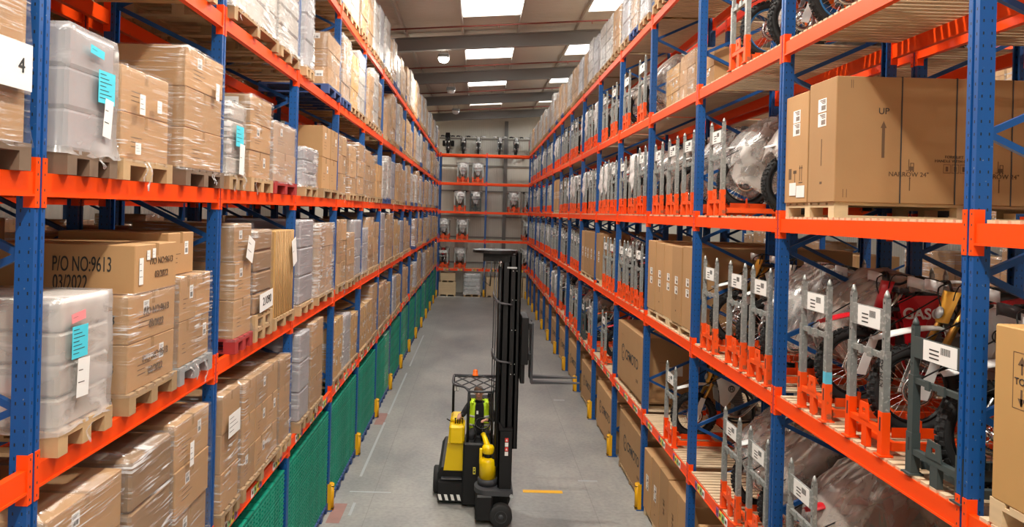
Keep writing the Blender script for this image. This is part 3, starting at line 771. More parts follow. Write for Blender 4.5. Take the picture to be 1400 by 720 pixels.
t, d, w, h = L(1, 7.22, 7.78, 4.94, 'cartons', 'three-tier brown carton stack on a red pallet behind the second left post', seed=25, cols=1, rows=1, tiers=3, wrap='film', pm='pallet_red')
sheet_label(t, d / 2 + .01, .1, 1.02, .22, .24, 'paper', -.35, 2)
t, d, w, h = L(1, 7.86, 8.52, 4.86, 'white', 'dark banded wrapped stack with a white sheet reading 21090 on two pallets', seed=26, wrap='film_diag', n_pal=2)
for o in t.children:
    if o.name.startswith('wrapped_goods'): o.data = o.data.copy(); o.data.materials[0] = MATS['carton_dark']
o = sheet_label(t, d / 2 + .018, .0, .42, .5, .2, 'paper', .05); lettering('21090', .13, o, (.004, .02, 0), FACE_AISLE_L)
t, d, w, h = L(1, 8.62, 9.54, 4.83, 'slats', 'tan load banded with thin upright canes just before the third left post', seed=27)
sheet_label(t, d / 2 + .02, .3, .9, .2, .34, 'paper', .3, 1)
t, d, w, h = L(1, 9.84, 10.66, 4.95, 'grey', 'tall grey-purple wrapped stack just past the third left post', seed=28, wrap='film')
t, d, w, h = L(1, 10.95, 12.15, 4.88, 'cartons', 'bulging film-wrapped cartons before the fourth left post on second level', seed=30, cols=2, rows=1, tiers=3, wrap='film_heavy')
# lowest beam level
t, d, w, h = L(0, 4.10, 5.02, 3.31, 'cartons', 'big taped cartons with printed lid nearest the camera on lowest beam level', seed=33, cols=1, rows=1, tiers=3, wrap='film')
t, d, w, h = L(0, 5.12, 5.84, 3.31, 'grey', 'patchy dark film-wrapped carton block on the lowest beam level', seed=34, wrap='film_diag')
for o in t.children:
    if o.name.startswith('wrapped_goods'): o.data = o.data.copy(); o.data.materials[0] = MATS['carton_dark']
t, d, w, h = L(0, 5.88, 6.66, 3.33, 'cartons', 'tall taped cartons touching second left post on the lowest beam level', seed=36, cols=1, rows=1, tiers=3, wrap='film')
sheet_label(t, d / 2 + .012, -.12, 1.0, .08, .2, 'paper', 0, 3)
t, d, w, h = L(0, 6.95, 7.50, 3.30, 'cartons', 'narrow wrapped cartons with white sheet just behind second left post, lowest level', seed=37, cols=1, rows=1, tiers=3, wrap='film_diag')
sheet_label(t, d / 2 + .012, 0, .95, .34, .22, 'paper', 0, 4)
t, d, w, h = L(0, 7.60, 8.97, 3.26, 'cartons', 'wide three-tier brown cartons between second and third left posts, lowest level', seed=38, cols=3, rows=2, tiers=3, wrap='film')
t, d, w, h = L(0, 9.02, 9.55, 3.22, 'cartons', 'slim wrapped cartons against third left post on the lowest beam level', seed=39, cols=1, rows=2, tiers=3, wrap='film')
t, d, w, h = L(0, 10.0, 10.6, 3.38, 'grey', 'grey film-wrapped block just past third left post, lowest beam level', seed=40, wrap='film')
t, d, w, h = L(0, 10.7, 11.5, 3.42, 'cartons', 'brown cartons with film skirt before fourth left post, lowest level', seed=42, cols=1, rows=2, tiers=3, wrap='film')
# fourth beam level, first bays
t, d, w, h = L(3, 4.3, 5.2, 7.9, 'cartons', 'wrapped cartons high on the fourth beam level beside nearest left post', seed=43, cols=2, rows=2)
t, d, w, h = L(3, 5.4, 6.5, 8.0, 'white', 'white wrapped pallet before second left post on the fourth beam level', seed=44)
t, d, w, h = L(3, 6.95, 8.5, 8.05, 'white', 'wide bright film-wrapped pallet with torn skirt on the fourth beam level', seed=45)
t, d, w, h = L(3, 8.6, 9.5, 8.0, 'white', 'bright wrapped pallet against third left post on the fourth beam level', seed=48)
t, d, w, h = L(3, 9.85, 10.35, 8.1, 'grey', 'silvery wrapped pallet behind third left post on the fourth beam level', seed=49, wrap='film_heavy')
t, d, w, h = L(3, 11.3, 12.35, 7.85, 'cartons', 'three-tier golden cartons on a blue pallet at the fourth left post, fourth level', seed=51, cols=1, rows=2, tiers=3, pm='pallet_blue')

# ---- the rest of the left run: prototypes copied bay by bay
GR = 'pallet loads on the left rack'
PROTO = []
spec = [('cartons', .86, 1.28, dict(cols=2, rows=2, tiers=3, wrap='film')), ('cartons', .86, 1.12, dict(cols=1, rows=2, tiers=3, wrap='film_diag')), ('cartons', .80, 1.34, dict(cols=2, rows=2, tiers=4, wrap='film_heavy', pm='pallet_blue')),
        ('grey', .82, 1.22, dict()), ('white', .86, 1.36, dict()), ('white', .74, 1.26, dict(pm='pallet_blue')), ('cartons', .90, .98, dict(cols=2, rows=1, tiers=2, wrap='')), ('cartons', .78, 1.36, dict(cols=1, rows=1, tiers=4, wrap='film')), ('cartons', .88, 1.20, dict(cols=3, rows=2, tiers=3, wrap='film', cm='carton_tan')), ('grey', .74, 1.36, dict(wrap='film'))]
for i, (st, w, h, kw) in enumerate(spec):
    t = load(w, 1.08, h, st, seed=60 + i, **kw); bpy.context.view_layer.update(); register(t); PROTO.append((t, st, w, h))
DESC = ['film-wrapped two-column cartons', 'diagonally wrapped single-column cartons', 'hazy wrapped cartons on blue pallet', 'grey wrapped block', 'tall white wrapped load', 'slim white wrapped load on blue pallet', 'low unwrapped cartons', 'tall four-tier wrapped cartons', 'tan three-column wrapped cartons', 'slim tall grey wrapped block']
def fill(k, lv, pick, where, zt, x=None, zr=(.82, 1.03), ybase=YL0, grp=GR, n=3, rz=0):
    y = ybase + PIT * k + .10; gap = (PIT - .2) / n
    for j in range(n):
        i = pick(k, lv, j)
        if i is None: continue
        p, st, w, h = PROTO[i]
        place(p, USED, ((XC if x is None else x) + random.uniform(-.05, .01) - 1.08 / 2 * (1 if rz == 0 else -1), y + gap * (j + .5) + random.uniform(-.02, .02), zt), rz, '%s, %s in %s %s bay, %s' % (DESC[i], ORD[j], ORD[k + 1], where, LV[lv]), 'pallet load', grp, scale=(1, 1, random.uniform(*zr)))
rp = random.Random(11)
def pick_left(k, lv, j):
    if rp.random() < .05: return None
    if lv == 4: return rp.choice([4, 5, 2, 1, 7, 0, 9, 7])
    if lv == 3: return rp.choice([4, 5, 2, 0, 7, 8, 1])
    if lv == 2: return rp.choice([3, 5, 0, 1, 9, 2, 6, 7])
    if lv == 1: return rp.choice([0, 1, 3, 7, 8, 9, 2])
    return rp.choice([0, 1, 6, 3, 8, 7])
for lv in range(5):
    for k in range(0 if lv == 4 else 3, 14): fill(k, lv, pick_left, 'left', top(lv))
# loads standing in the run behind (seen through the gaps)
def pick_behind(k, lv, j): return rp.choice([0, 1, 6, 8, 6, 3, 7])
for lv, k1 in ((1, 6), (2, 6), (3, 4)):
    for k in range(0, k1): fill(k, lv, pick_behind, 'rear left', top(lv), x=-WL - DEP - .15, grp='pallet loads in the rack behind the left run')
for lv in (1, 2):
    for k in range(-2, 5): fill(k, lv, pick_behind, 'far left', ZF[lv] + .0665, x=-6.6 + .03, ybase=5.2, grp='pallet loads across the next left aisle', zr=(1.0, 1.16) if lv == 1 else (.85, 1))

# ---- green stacks under the lowest beams on the left
def green_stack(m='green_plastic'):
    t = thing('green_crate_stack', None, 'crate stack')
    link('pallet', pallet_mesh(.88, 1.05, 'pallet_blue'), t)
    mb = MB(); w = .21; d = 1.0; n = 30; H = 1.58
    mb.box(-d / 2 + .09, d / 2 - .09, -w / 2 + .05, w / 2 - .05, 0, H)
    for i in range(n):
        z = H * i / n; mb.box(-d / 2, d / 2, -w / 2 + .004, w / 2 - .004, z, z + H / n * .48)
        if i % 5 == 0:
            for q in range(2): mb.box(d / 2 - .02, d / 2 + .003, -w / 2 + .03 + .1 * q, -w / 2 + .055 + .1 * q, z, z + H / n * 3)
    me = mb.mesh('crate_column', m)
    for j in range(4): link('crate_column', me, t, (0, -.33 + .22 * j, .144))
    return t
gs = green_stack(); bpy.context.view_layer.update(); register(gs)
gw = green_stack('green_light'); link('stretch_wrap', film_mesh(1.03, .92, 1.74, 'film', 1), gw); bpy.context.view_layer.update(); register(gw)
for k in range(0, 14):
    for j in range(3):
        sp = gw if (k, j) in ((5, 2), (7, 1), (9, 0), (10, 2)) else gs
        place(sp, USED, (-WL - .02 - .5, YL0 + PIT * k + .1 + .867 * (j + .5), 0), 0, '%s stack of green plastic crates in %s floor bay on the left' % (ORD[j], ORD[k + 1]) + (', film wrapped' if sp is gw else ''), 'crate stack', 'green crate stacks on the floor under the left rack')
# ------------------------------------------------------------------ motorcycles (forward = -x), built once per colour scheme
def wheel(parent, x, R, rim, disc_side=1, wid=.045):
    M = Matrix.Translation((x, 0, R)) @ Matrix.Rotation(PI / 2, 4, 'X')
    mb = MB(); mb.torus(R - wid - .006, wid, 36, 8, 0, M, 1.05)
    for i in range(36):                                   # knobs
        for q in (-1, 0, 1):
            a = 2 * PI * (i + (.5 if q == 0 else 0)) / 36; Mk = M @ Matrix.Rotation(a, 4, 'Z') @ Matrix.Translation((R - wid - .006, 0, 0)) @ Matrix.Rotation(q * -.75, 4, 'Y')
            mb.box(wid - .006, wid + .012, -.013, .013, -.013, .013, 0, Mk)
    w = build('wheel', mb, 'black_rubber', parent)
    r = MB(); r.torus(R - wid * 2 - .012, .014, 36, 6, 0, M, 1.6); build('rim', r, rim, w)
    s = MB()
    for i in range(28):
        a = 2 * PI * i / 28; b = a + (.5 if i % 2 else -.5); yo = .025 * (1 if i % 4 < 2 else -1)
        p0 = M @ Vector((.03 * math.cos(b), .03 * math.sin(b), yo)); p1 = M @ Vector(((R - wid * 2 - .02) * math.cos(a), (R - wid * 2 - .02) * math.sin(a), 0)); s.tube([p0, p1], .0022, 4, cap=False)
    s.lathe([(.018, -.06), (.035, -.04), (.02, -.03), (.02, .03), (.035, .04), (.018, .06)], 12, 0, M); build('spokes', s, 'chrome', w)
    d = MB(); d.torus(.105, .022, 28, 4, 0, M @ Matrix.Translation((0, 0, .055 * disc_side)), .08); build('brake_disc', d, 'chrome', w)
    return w
def curve_pts(ctrl, n=16):
    P = [Vector(p) for p in ctrl]; P = [P[0] * 2 - P[1]] + P + [P[-1] * 2 - P[-2]]; out = []
    seg = len(P) - 3
    for i in range(n + 1):
        t = i / n * seg; k = min(int(t), seg - 1); u = t - k; a, b, c, d = P[k:k + 4]
        out.append(.5 * ((2 * b) + (c - a) * u + (2 * a - 5 * b + 4 * c - d) * u * u + (3 * b - a - 3 * c + d) * u ** 3))
    return out
def blade(ctrl, w0, w1, droop=.02, th=.006, n=14):
    pts = curve_pts(ctrl, n); g = []
    for i, p in enumerate(pts):
        t = i / n; w = w0 + (w1 - w0) * t; w *= math.sin(PI * min(1, t * 3 + .35) * .5) if t < .25 else 1
        g.append([(p.x, w * q, p.z - droop * q * q) for q in (-1, -.6, 0, .6, 1)])
    mb = MB(); mb.sheet(g, th); return mb
def bike(shroud='bike_orange', fender='bike_orange', rear='bike_white', fr='bike_orange', rim='black', plate='bike_white', brand=None, guard='bike_white', fork='chrome', street=False):
    t = thing('motocross_bike' if not street else 'motorcycle', None, 'motorcycle')
    fx, rx = -.75, .73
    fwh = wheel(t, fx, .345, rim, 1, .042); rwh = wheel(t, rx, .335, rim, -1, .052)
    for s in (-1, 1):                                      # forks: slider guard below, gold or chrome tube above
        mb = MB(); a = Vector((fx - .01, s * .095, .345)); b = Vector((-.40, s * .095, 1.05)); d = b - a
        mb.tube([a - Vector((0, 0, .03)), a + d * .12, a + d * .42], [.028, .026, .022], 10, 0); mb.tube([a + d * .40, a + d * .98], .027, 10, 1)
        mb.prism([(fx - .05, .30), (fx + .03, .29), (fx + .14, .62), (fx + .07, .64)], s * .118, s * .125, 2)
        build('fork', mb, ['chrome', fork, guard], t)
    mb = MB()
    for z, x in ((.86, -.475), (1.02, -.41)): mb.bbox(x - .045, x + .05, -.13, .13, z - .018, z + .018, .008)
    build('triple_clamp', mb, 'charcoal', t)
    hb = MB(); hb.tube(curve_pts([(-.30, -.40, 1.13), (-.36, -.22, 1.15), (-.41, -.09, 1.08), (-.41, .09, 1.08), (-.36, .22, 1.15), (-.30, .40, 1.13)], 20), .0115, 8); h = build('handlebar', hb, 'black', t)
    for s in (-1, 1):
        g = MB(); g.tube([(-.335, s * .29, 1.142), (-.30, s * .415, 1.128)], .017, 8); g.tube([(-.36, s * .25, 1.15), (-.43, s * .40, 1.12)], .005, 6); build('grip', g, 'black_rubber', h)
        g = MB(); g.sheet([[(-.42 - .05 * math.sin(PI * i / 6), s * (.20 + .23 * i / 6), 1.10 + .085 * (j - .5) + .02 * math.sin(PI * i / 6)) for j in (0, .5, 1)] for i in range(7)], .006); build('hand_guard', g, guard, h)
    c = MB(); c.tube(curve_pts([(-.38, .2, 1.14), (-.52, .1, 1.1), (-.53, .03, .95), (-.46, .0, .8)], 10), .006, 6); c.tube(curve_pts([(-.38, -.2, 1.14), (-.50, -.14, 1.16), (-.50, -.05, 1.0), (-.40, 0, .85)], 10), .005, 6); build('cable', c, 'black', t)
    build('front_fender', blade([(-1.08, 0, .735), (-.85, 0, .80), (-.6, 0, .83), (-.38, 0, .76)], .065, .085), fender, t)
    np_ = MB(); np_.sheet([[(-.575 + .075 * v + .025 * q * q * 1, .105 * q * (1 - .25 * (1 - v)), .86 + .235 * v) for q in (-1, -.5, 0, .5, 1)] for v in (0, .33, .66, 1)], .006)
    build('number_plate', np_, plate, t)
    if plate == 'plate_yellow' or plate == 'bike_white':
        lm = MB(); lm.lathe([(.001, 0), (.045, .0), (.05, .012), (.001, .02)], 14, 0, Matrix.Translation((-.565, 0, .93)) @ Matrix.Rotation(-1.25, 4, 'Y')); build('headlamp', lm, 'steel_light', t)
    # tank, shrouds, seat, rear plastics
    mb = MB(); mb.prism([(-.36, .97), (-.1, 1.0), (.02, .94), (.0, .80), (-.22, .74), (-.36, .86)], -.085, .085); tank = build('fuel_tank', mb, 'seat_black' if shroud != 'bike_white' else 'bike_grey', t)
    cap = MB(); cap.lathe([(.035, 0), (.035, .02), (.001, .025)], 14, 0, Matrix.Translation((-.2, 0, .985))); build('fuel_cap', cap, 'black', tank)
    for s in (-1, 1):
        poly = [(-.47, .93), (-.36, .985), (-.12, .985), (.06, .93), (.02, .86), (-.10, .80), (-.22, .62), (-.33, .50), (-.40, .56), (-.42, .74)]
        mb = MB(); cx, cz = -.22, .8; n = len(poly); g0 = [(x, s * (.125 + .035 * (1 if x < -.3 else 0)), z) for x, z in poly]; ctr = (cx, s * .175, cz)
        inner = [(x, y - s * .012, z) for x, y, z in g0]; vs = g0 + [ctr] + inner + [(cx, s * .15, cz)]
        fs = [((i + 1) % n, i, n) if s > 0 else (i, (i + 1) % n, n) for i in range(n)] + [(n + 1 + i, n + 1 + (i + 1) % n, 2 * n + 1) for i in range(n)] + [(i, (i + 1) % n, n + 1 + (i + 1) % n, n + 1 + i) for i in range(n)]
        mb.add(vs, fs); sh = build('radiator_shroud', mb, shroud, t)
        if s < 0 and brand == 'crown':        # round-cornered H emblem
            em = MB(); M = Matrix.Translation((-.245, -.18, .79)) @ Matrix.Rotation(PI / 2, 4, 'X')
            em.torus(.045, .006, 24, 6, 0, M, .5); em.box(-.024, -.014, -.026, .026, -.003, .003, 0, M); em.box(.014, .024, -.026, .026, -.003, .003, 0, M); em.box(-.014, .014, -.005, .005, -.003, .003, 0, M); em.box(-.03, .03, .03, .037, -.003, .003, 0, M)
            build('emblem', em, 'ink', sh)
        elif s < 0 and brand: lettering(brand, .13, sh, (-.2, -.178, .83), (RX, 0, 0), 'bike_white', 'brand_lettering', .003, .003)
        poly = [(.05, .90), (.30, .92), (.72, 1.0), (.66, .90), (.46, .76), (.2, .66), (.06, .74)]
        mb = MB(); mb.prism(poly, s * .085, s * .118, inset=.06); build('side_panel', mb, rear, t)
        rd = MB(); rd.bbox(-.345, -.30, s * .06 - .045, s * .06 + .045, .52, .84, .006); build('radiator', rd, 'charcoal', t)
    g = []
    for i in range(13):
        u = i / 12; x = -.16 + .84 * u; z = .985 - .035 * math.sin(PI * min(1, u * 1.2)) + .03 * u; w = .06 + .03 * math.sin(PI * min(1, u * 1.1)); g.append([(x, w * q, z - .10 * abs(q) ** 3) for q in (-1, -.8, -.4, 0, .4, .8, 1)])
    mb = MB(); mb.sheet(g, .02); mb.prism([(-.14, .95), (.6, .97), (.62, .91), (.05, .87)], -.055, .055); build('seat', mb, 'seat_black', t)
    build('rear_fender', blade([(1.10, 0, 1.0), (.9, 0, 1.015), (.65, 0, .975), (.45, 0, .93)], .06, .095), rear, t)
    # frame
    mb = MB(); H = (-.40, 0, .95)
    for s in (-1, 1):
        mb.tube(curve_pts([(-.40, s * .03, .98), (-.15, s * .11, .84), (.08, s * .12, .66), (.13, s * .11, .45), (.10, s * .08, .30)], 14), .019, 8)
        mb.tube(curve_pts([(-.41, s * .02, .88), (-.33, s * .05, .6), (-.27, s * .08, .34), (-.12, s * .10, .27), (.12, s * .08, .29)], 14), .016, 8)
        mb.tube([(-.02, s * .11, .78), (.4, s * .09, .93), (.62, s * .07, .95)], .012, 8); mb.tube([(.12, s * .11, .55), (.46, s * .08, .90)], .011, 8)
    mb.tube([(-.43, 0, .84), (-.38, 0, 1.03)], .032, 12); build('frame', mb, fr, t)
    # engine
    mb = MB(); mb.bbox(-.16, .12, -.11, .11, .30, .52, .03); mb.prism([(-.16, .50), (-.02, .50), (-.06, .76), (-.20, .74)], -.07, .07)
    for i in range(5): mb.prism([(-.19 - .008 * i, .54 + .035 * i), (.0 - .01 * i, .54 + .035 * i), (.0 - .01 * i, .55 + .035 * i), (-.19 - .008 * i, .55 + .035 * i)], -.085, .085)
    for s, r in ((-1, .085), (1, .07)): mb.lathe([(r, 0), (r, .03), (r * .8, .045), (.001, .05)], 18, 0, Matrix.Translation((.0, s * .105, .42)) @ Matrix.Rotation(-s * PI / 2, 4, 'X'))
    build('engine', mb, 'engine', t)
    mb = MB(); mb.tube(curve_pts([(-.15, -.04, .70), (-.30, -.08, .60), (-.27, -.13, .42), (-.10, -.145, .38), (.10, -.14, .55), (.30, -.12, .74), (.42, -.12, .80)], 24), [.020] * 12 + [.024] * 13, 10); mb.tube([(.38, -.13, .79), (.44, -.13, .81), (.80, -.13, .90), (.84, -.13, .91)], [.03, .045, .045, .02], 12, 0)
    build('exhaust_pipe', mb, 'chrome', t)
    mb = MB()
    for s in (-1, 1): mb.tube([(.12, s * .09, .43), (.35, s * .105, .42), (.74, s * .115, .335)], [.03, .028, .02], 8)
    mb.box(.2, .32, -.1, .1, .39, .46); build('swingarm', mb, 'steel_light', t)
    mb = MB(); mb.tube([(.10, 0, .82), (.22, 0, .40)], .02, 8, 1)
    for i in range(12):
        u = .12 + .06 * i; p = Vector((.10, 0, .82)).lerp(Vector((.22, 0, .40)), u); mb.torus(.042, .006, 12, 5, 0, Matrix.Translation(p) @ Matrix.Rotation(-.28, 4, 'Y'))
    build('shock_absorber', mb, ['bike_white', 'chrome'], t)
    mb = MB(); M = Matrix.Translation((rx, .075, .335)) @ Matrix.Rotation(PI / 2, 4, 'X'); mb.torus(.095, .008, 28, 4, 0, M, .5)
    mb.tube([(.04, .10, .47), (rx - .02, .078, .335 + .10)], .007, 4); mb.tube([(.04, .10, .37), (rx - .02, .078, .335 - .10)], .007, 4); build('chain', mb, 'dark_steel', t)
    mb = MB()
    for s in (-1, 1): mb.tube([(.10, s * .1, .31), (.08, s * .24, .32)], .014, 6)
    mb.tube([(-.05, .13, .45), (-.17, .155, .40), (-.19, .18, .40)], .007, 6); build('footpeg', mb, 'chrome', t)
    if street:   # taller touring screen and side cases for the machines on the top shelf
        mb = MB(); mb.sheet([[(-.56 + .10 * v, .17 * q * (1 - .25 * v), 1.02 + .30 * v) for q in (-1, -.5, 0, .5, 1)] for v in (0, .5, 1)], .006); build('windscreen', mb, 'black', t)
        for s in (-1, 1): mb = MB(); mb.bbox(.40, .86, min(s * .16, s * .36), max(s * .16, s * .36), .58, .92, .03); build('side_case', mb, 'black', t)
    return t
BK = {}
for nm, kw in {
    'orange': dict(), 'orange_blue': dict(rim='rim_blue', guard='bike_white', rear='bike_white', plate='bike_orange'),
    'red': dict(shroud='bike_red', fender='bike_red', rear='bike_red', fr='bike_red', brand='GASGAS', plate='bike_red'),
    'red_fender': dict(shroud='bike_red', fender='bike_red', rear='bike_white', fr='bike_red', plate='bike_white'),
    'white': dict(shroud='bike_white', fender='bike_white', rear='bike_grey', fr='charcoal', plate='plate_yellow', brand='crown', fork='gold'),
    'dark': dict(shroud='bike_dark', fender='bike_white', rear='bike_dark', fr='charcoal', guard='bike_dark', plate='bike_white'),
    'touring': dict(shroud='bike_dark', fender='bike_dark', rear='bike_dark', fr='charcoal', guard='bike_dark', plate='bike_dark', street=True),
    'pale': dict(shroud='bike_white', fender='bike_white', rear='bike_white', fr='steel_light', plate='bike_white', rim='black')}.items():
    BK[nm] = bike(**kw); bpy.context.view_layer.update(); register(BK[nm])
BCOL = {'orange': 'orange and white', 'orange_blue': 'orange with blue rims', 'red': 'all red', 'red_fender': 'red fendered', 'white': 'white with yellow number plate', 'dark': 'black and white', 'touring': 'black touring', 'pale': 'all white'}

# ------------------------------------------------------------------ steel bike crates (front posts at x=0)
def crate(base='crate_orange', post='galv', name='motorcycle_crate', text=None, sticker=False):
    t = thing(name, None, 'crate'); W = .235
    for s in (-1, 1):
        y = s * W
        for x, full in ((0, True), (2.08, False)):
            mb = MB(); mb.box(x - .03, x + .03, y - .03, y + .03, 0, .32, 0); mb.box(x - .05, x + .05, y - .045, y + .045, 0, .012, 0)
            a, b = sorted((x - .031, x - .030)); mb.box(x - .0315, x - .03, y - .008, y + .008, .18, .28, 2)
            mb.box(x - .026, x + .026, y - .026, y + .026, .32, .76, 1)
            mb.box(x - .019, x + .019, y - .019, y + .019, .76, 1.14, 1)
            mb.tube([(x, y, 1.14), (x, y, 1.165), (x, y, 1.20)], [.022, .020, .006], 8, 1)
            if full:
                mb.box(x - .0205, x - .0195, y - .006, y + .006, .84, .855, 2); mb.box(x - .0205, x - .0195, y - .006, y + .006, 1.10, 1.115, 2)
            p = build('post', mb, [base, post, 'ink'], t)
            if full and text and s < 0: lettering(text, .055, p, (-.028, y, .60), (0, -RX, 0), 'ink', 'post_lettering').rotation_euler = (RX, -RX, -RX)
            if full and sticker and s < 0: build('sticker', MB().box(-.0275, -.026, y - .024, y + .024, .32, .42).box(-.026, .026, y - .028, y - .0262, .32, .42), 'sticker_blue', p)
    mb = MB(); mb.box(-.022, -.006, -W, W, .90, 1.06); hd = build('header_plate', mb, post, t)
    lb = MB(); lb.box(-.025, -.022, -.19, .12, .905, 1.055, 0)
    for i in range(8): lb.box(-.0262, -.025, -.13 + i * .011, -.125 + i * .011, .98, 1.03, 1); 
    for i in range(3): lb.box(-.0262, -.025, -.03, .06, .93 + .03 * i, .94 + .03 * i, 1)
    build('shipping_label', lb, ['paper', 'ink'], hd)
    mb = MB(); mb.box(-.016, .016, -W, W, .70, .74); mb.box(-.03, -.016, -.09, -.03, .685, .755); mb.box(-.03, -.016, .05, .09, .685, .755); build('cross_bar', mb, post, t)
    mb = MB(); mb.box(-.022, .022, -W, W, .155, .20); mb.box(-.02, .02, -.035, .035, 0, .155)
    mb.box(.05, 2.03, -W - .02, -W + .02, .04, .10); mb.box(.05, 2.03, W - .02, W + .02, .04, .10)
    for x in (.10, .62, 1.2, 1.75, 2.05): mb.box(x - .02, x + .02, -W, W, .04, .085)
    mb.box(2.06, 2.10, -W, W, .155, .20); mb.box(.35, .36, -.1, -.055, .085, .22); mb.box(.35, .36, .055, .1, .085, .22); mb.box(.15, .6, -.075, -.07, .085, .16); mb.box(.15, .6, .07, .075, .085, .16); mb.box(1.3, 1.8, -.085, -.08, .085, .15); mb.box(1.3, 1.8, .08, .085, .085, .15)
    build('base_frame', mb, base, t)
    mb = MB(); v = [(-.026, -.075, .20), (-.026, .075, .20), (-.026, .055, .33), (-.026, -.055, .33), (-.026, -.02, .245), (-.026, .02, .245), (-.026, .02, .285), (-.026, -.02, .285)]
    v2 = [(-.016, y, z) for _, y, z in v]; fs = [(0, 1, 5, 4), (1, 2, 6, 5), (2, 3, 7, 6), (3, 0, 4, 7)]
    mb.add(v + v2, fs + [tuple(i + 8 for i in f)[::-1] for f in fs] + [(a, b, b + 8, a + 8) for a, b in ((0, 1), (1, 2), (2, 3), (3, 0), (5, 4), (6, 5), (7, 6), (4, 7))]); build('fork_plate', mb, base, t)
    for s in (-1, 1): mb = MB(); mb.tube([(.03, s * W, .72), (.72, s * .3, 1.11)], .006, 5); build('tie_strap', mb, 'black', t)
    return t
CR = {}
for nm, kw in {'std': dict(), 'bright': dict(base='orange', text='KTM AG'), 'stick': dict(sticker=True), 'dark': dict(base='crate_dark', post='crate_dark')}.items():
    CR[nm] = crate(**kw); bpy.context.view_layer.update(); register(CR[nm])
CDESC = {'std': 'galvanised bike crate', 'bright': 'orange crate lettered KTM AG', 'stick': 'worn orange crate with blue sticker', 'dark': 'dark green steel crate'}

def cover_mesh(seed, m='film_cover', low=.25):
    """thin plastic dust sheet draped over a bike, tied at the nose"""
    rnd = random.Random(seed); pr = curve_pts([(.10, 0, .62), (.28, 0, .92), (.62, 0, 1.19), (.95, 0, 1.14), (1.45, 0, 1.02), (1.95, 0, 1.0), (2.15, 0, .80)], 34)
    g = []; nw = 27
    for i, p in enumerate(pr):
        u = i / 34; hw = .10 + .34 * math.sin(PI * min(1, .1 + u * 1.5)) ** .8 if u < .55 else .44 - .22 * (u - .55) / .45
        bot = low + .30 * max(0, 1 - u * 5) + .06 * math.sin(i * .9 + seed); row = []
        for j in range(nw):
            q = -1 + 2 * j / (nw - 1); a = abs(q)
            if a < .42: y = hw * a / .42 * .96; z = p.z - .10 * (a / .42) ** 3
            else: f = (a - .42) / .58; y = hw * (.96 - .28 * f); z = (p.z - .10) * (1 - f) + bot * f
            k = noise.noise(Vector((i * .22 + seed, q * 3, seed * 2.1))); k2 = noise.noise(Vector((i * .5 + seed, q * 6.2, 9 + seed)))
            k3 = noise.noise(Vector((i * .9 + j * .35 + seed, q * 9 - i * .3, 4 + seed))); y += .06 * k * a + .03 * k2 + .012 * k3; z += .035 * k2 * (1 - .5 * a) + .012 * k3; x = p.x + .05 * k * a
            row.append((x, math.copysign(max(.02 * a, y), q), z))
        g.append(row)
    mb = MB(); mb.sheet(g, .0015)
    return mb.mesh('dust_cover', m)
def nose_mesh(seed):
    g = []
    for i in range(14):
        u = i / 13; z = 1.10 - .72 * u; w = (.30 * (1 - u) ** .8 + .05); row = []
        for j in range(13):
            q = -1 + j / 6; k = noise.noise(Vector((q * 3, u * 5, seed * 3.1))); row.append((.10 + .30 * abs(q) ** 2 * (1 - u) + .10 * math.sin(PI * u) * (-.5) + .05 * k, w * q + .02 * k, z + .03 * k))
        g.append(row)
    for i in range(8):
        u = i / 7; row = []
        for j in range(13):
            q = -1 + j / 6; k = noise.noise(Vector((q * 3, u * 5, seed * 5.1))); row.append((.10 + .30 * abs(q) ** 2 + .75 * u + .05 * k, .30 * q * (1 + .2 * u) + .02 * k, 1.10 + .09 * math.sin(PI * u * .8) - .14 * abs(q) ** 3 * u + .03 * k))
        g.insert(0, row)
    mb = MB(); mb.sheet(g, .0015); return mb.mesh('dust_cover', 'film_nose')
film('film_nose', .62, .95, 4, (1.5, 2.5, 1.5), col=(.86, .84, .84), rough=.25, rot=.3)
CV = [cover_mesh(s, m) for s, m in ((1, 'film_cover'), (2, 'film_clear'), (3, 'film_cover'), (4, 'film_clear'))] + [nose_mesh(1), nose_mesh(2)]
GC, GB, GV = 'steel bike crates in the right rack', 'motorcycles in the right rack', 'plastic dust covers over bikes in the right rack'
def topr(i): return ZR[i] + .088
RLV = ['lowest shelf', 'second shelf', 'third shelf', 'fourth shelf', 'top shelf']
def wstr(k, y):
    pos = (y - YR0 - PIT * k) / PIT; return ('near end' if pos < .34 else 'middle' if pos < .67 else 'far end')
def unit(k, lv, y, cr='std', bk='orange', cov=None, x=WR + .035, scale=None):
    where = '%s of %s right bay, %s' % (wstr(k, y), ORD[k + 1], RLV[lv])
    z = topr(lv)
    if cr: place(CR[cr], USED, (x, y, z), 0, '%s, %s' % (CDESC[cr], where), 'crate', GC, scale)
    if bk: place(BK[bk], USED, (x + 1.10, y, z + (.088 if cr else 0)), 0, '%s motocross bike, %s' % (BCOL[bk], where), 'motorcycle', GB, scale)
    if cov is not None:
        c = link('dust_cover', CV[cov], None, (x - .02 - (.10 if cov > 3 else 0), y, z + .05)); tag(c, 'plastic dust cover, %s' % where, 'dust cover', GV)
# second shelf (bikes nearest the camera)
unit(0, 1, 4.70, 'dark', None, scale=(1, 1.1, .88)); unit(0, 1, 4.72, None, 'dark'); unit(0, 1, 5.55, 'bright', 'white'); unit(0, 1, 6.42, 'stick', 'red')
unit(1, 1, 7.67, 'std', 'pale', 1); unit(1, 1, 8.38, 'std', 'pale'); unit(1, 1, 9.34, 'std', 'white')
unit(0, 1, 6.95, None, None, 2, x=WR + .25)
for y, b in ((13.5, 'red'), (14.3, 'pale'), (15.1, 'dark')): unit(3, 1, y, 'std', b)
unit(4, 1, 16.2, 'std', 'dark', 1); unit(4, 1, 17.0, 'std', 'red')
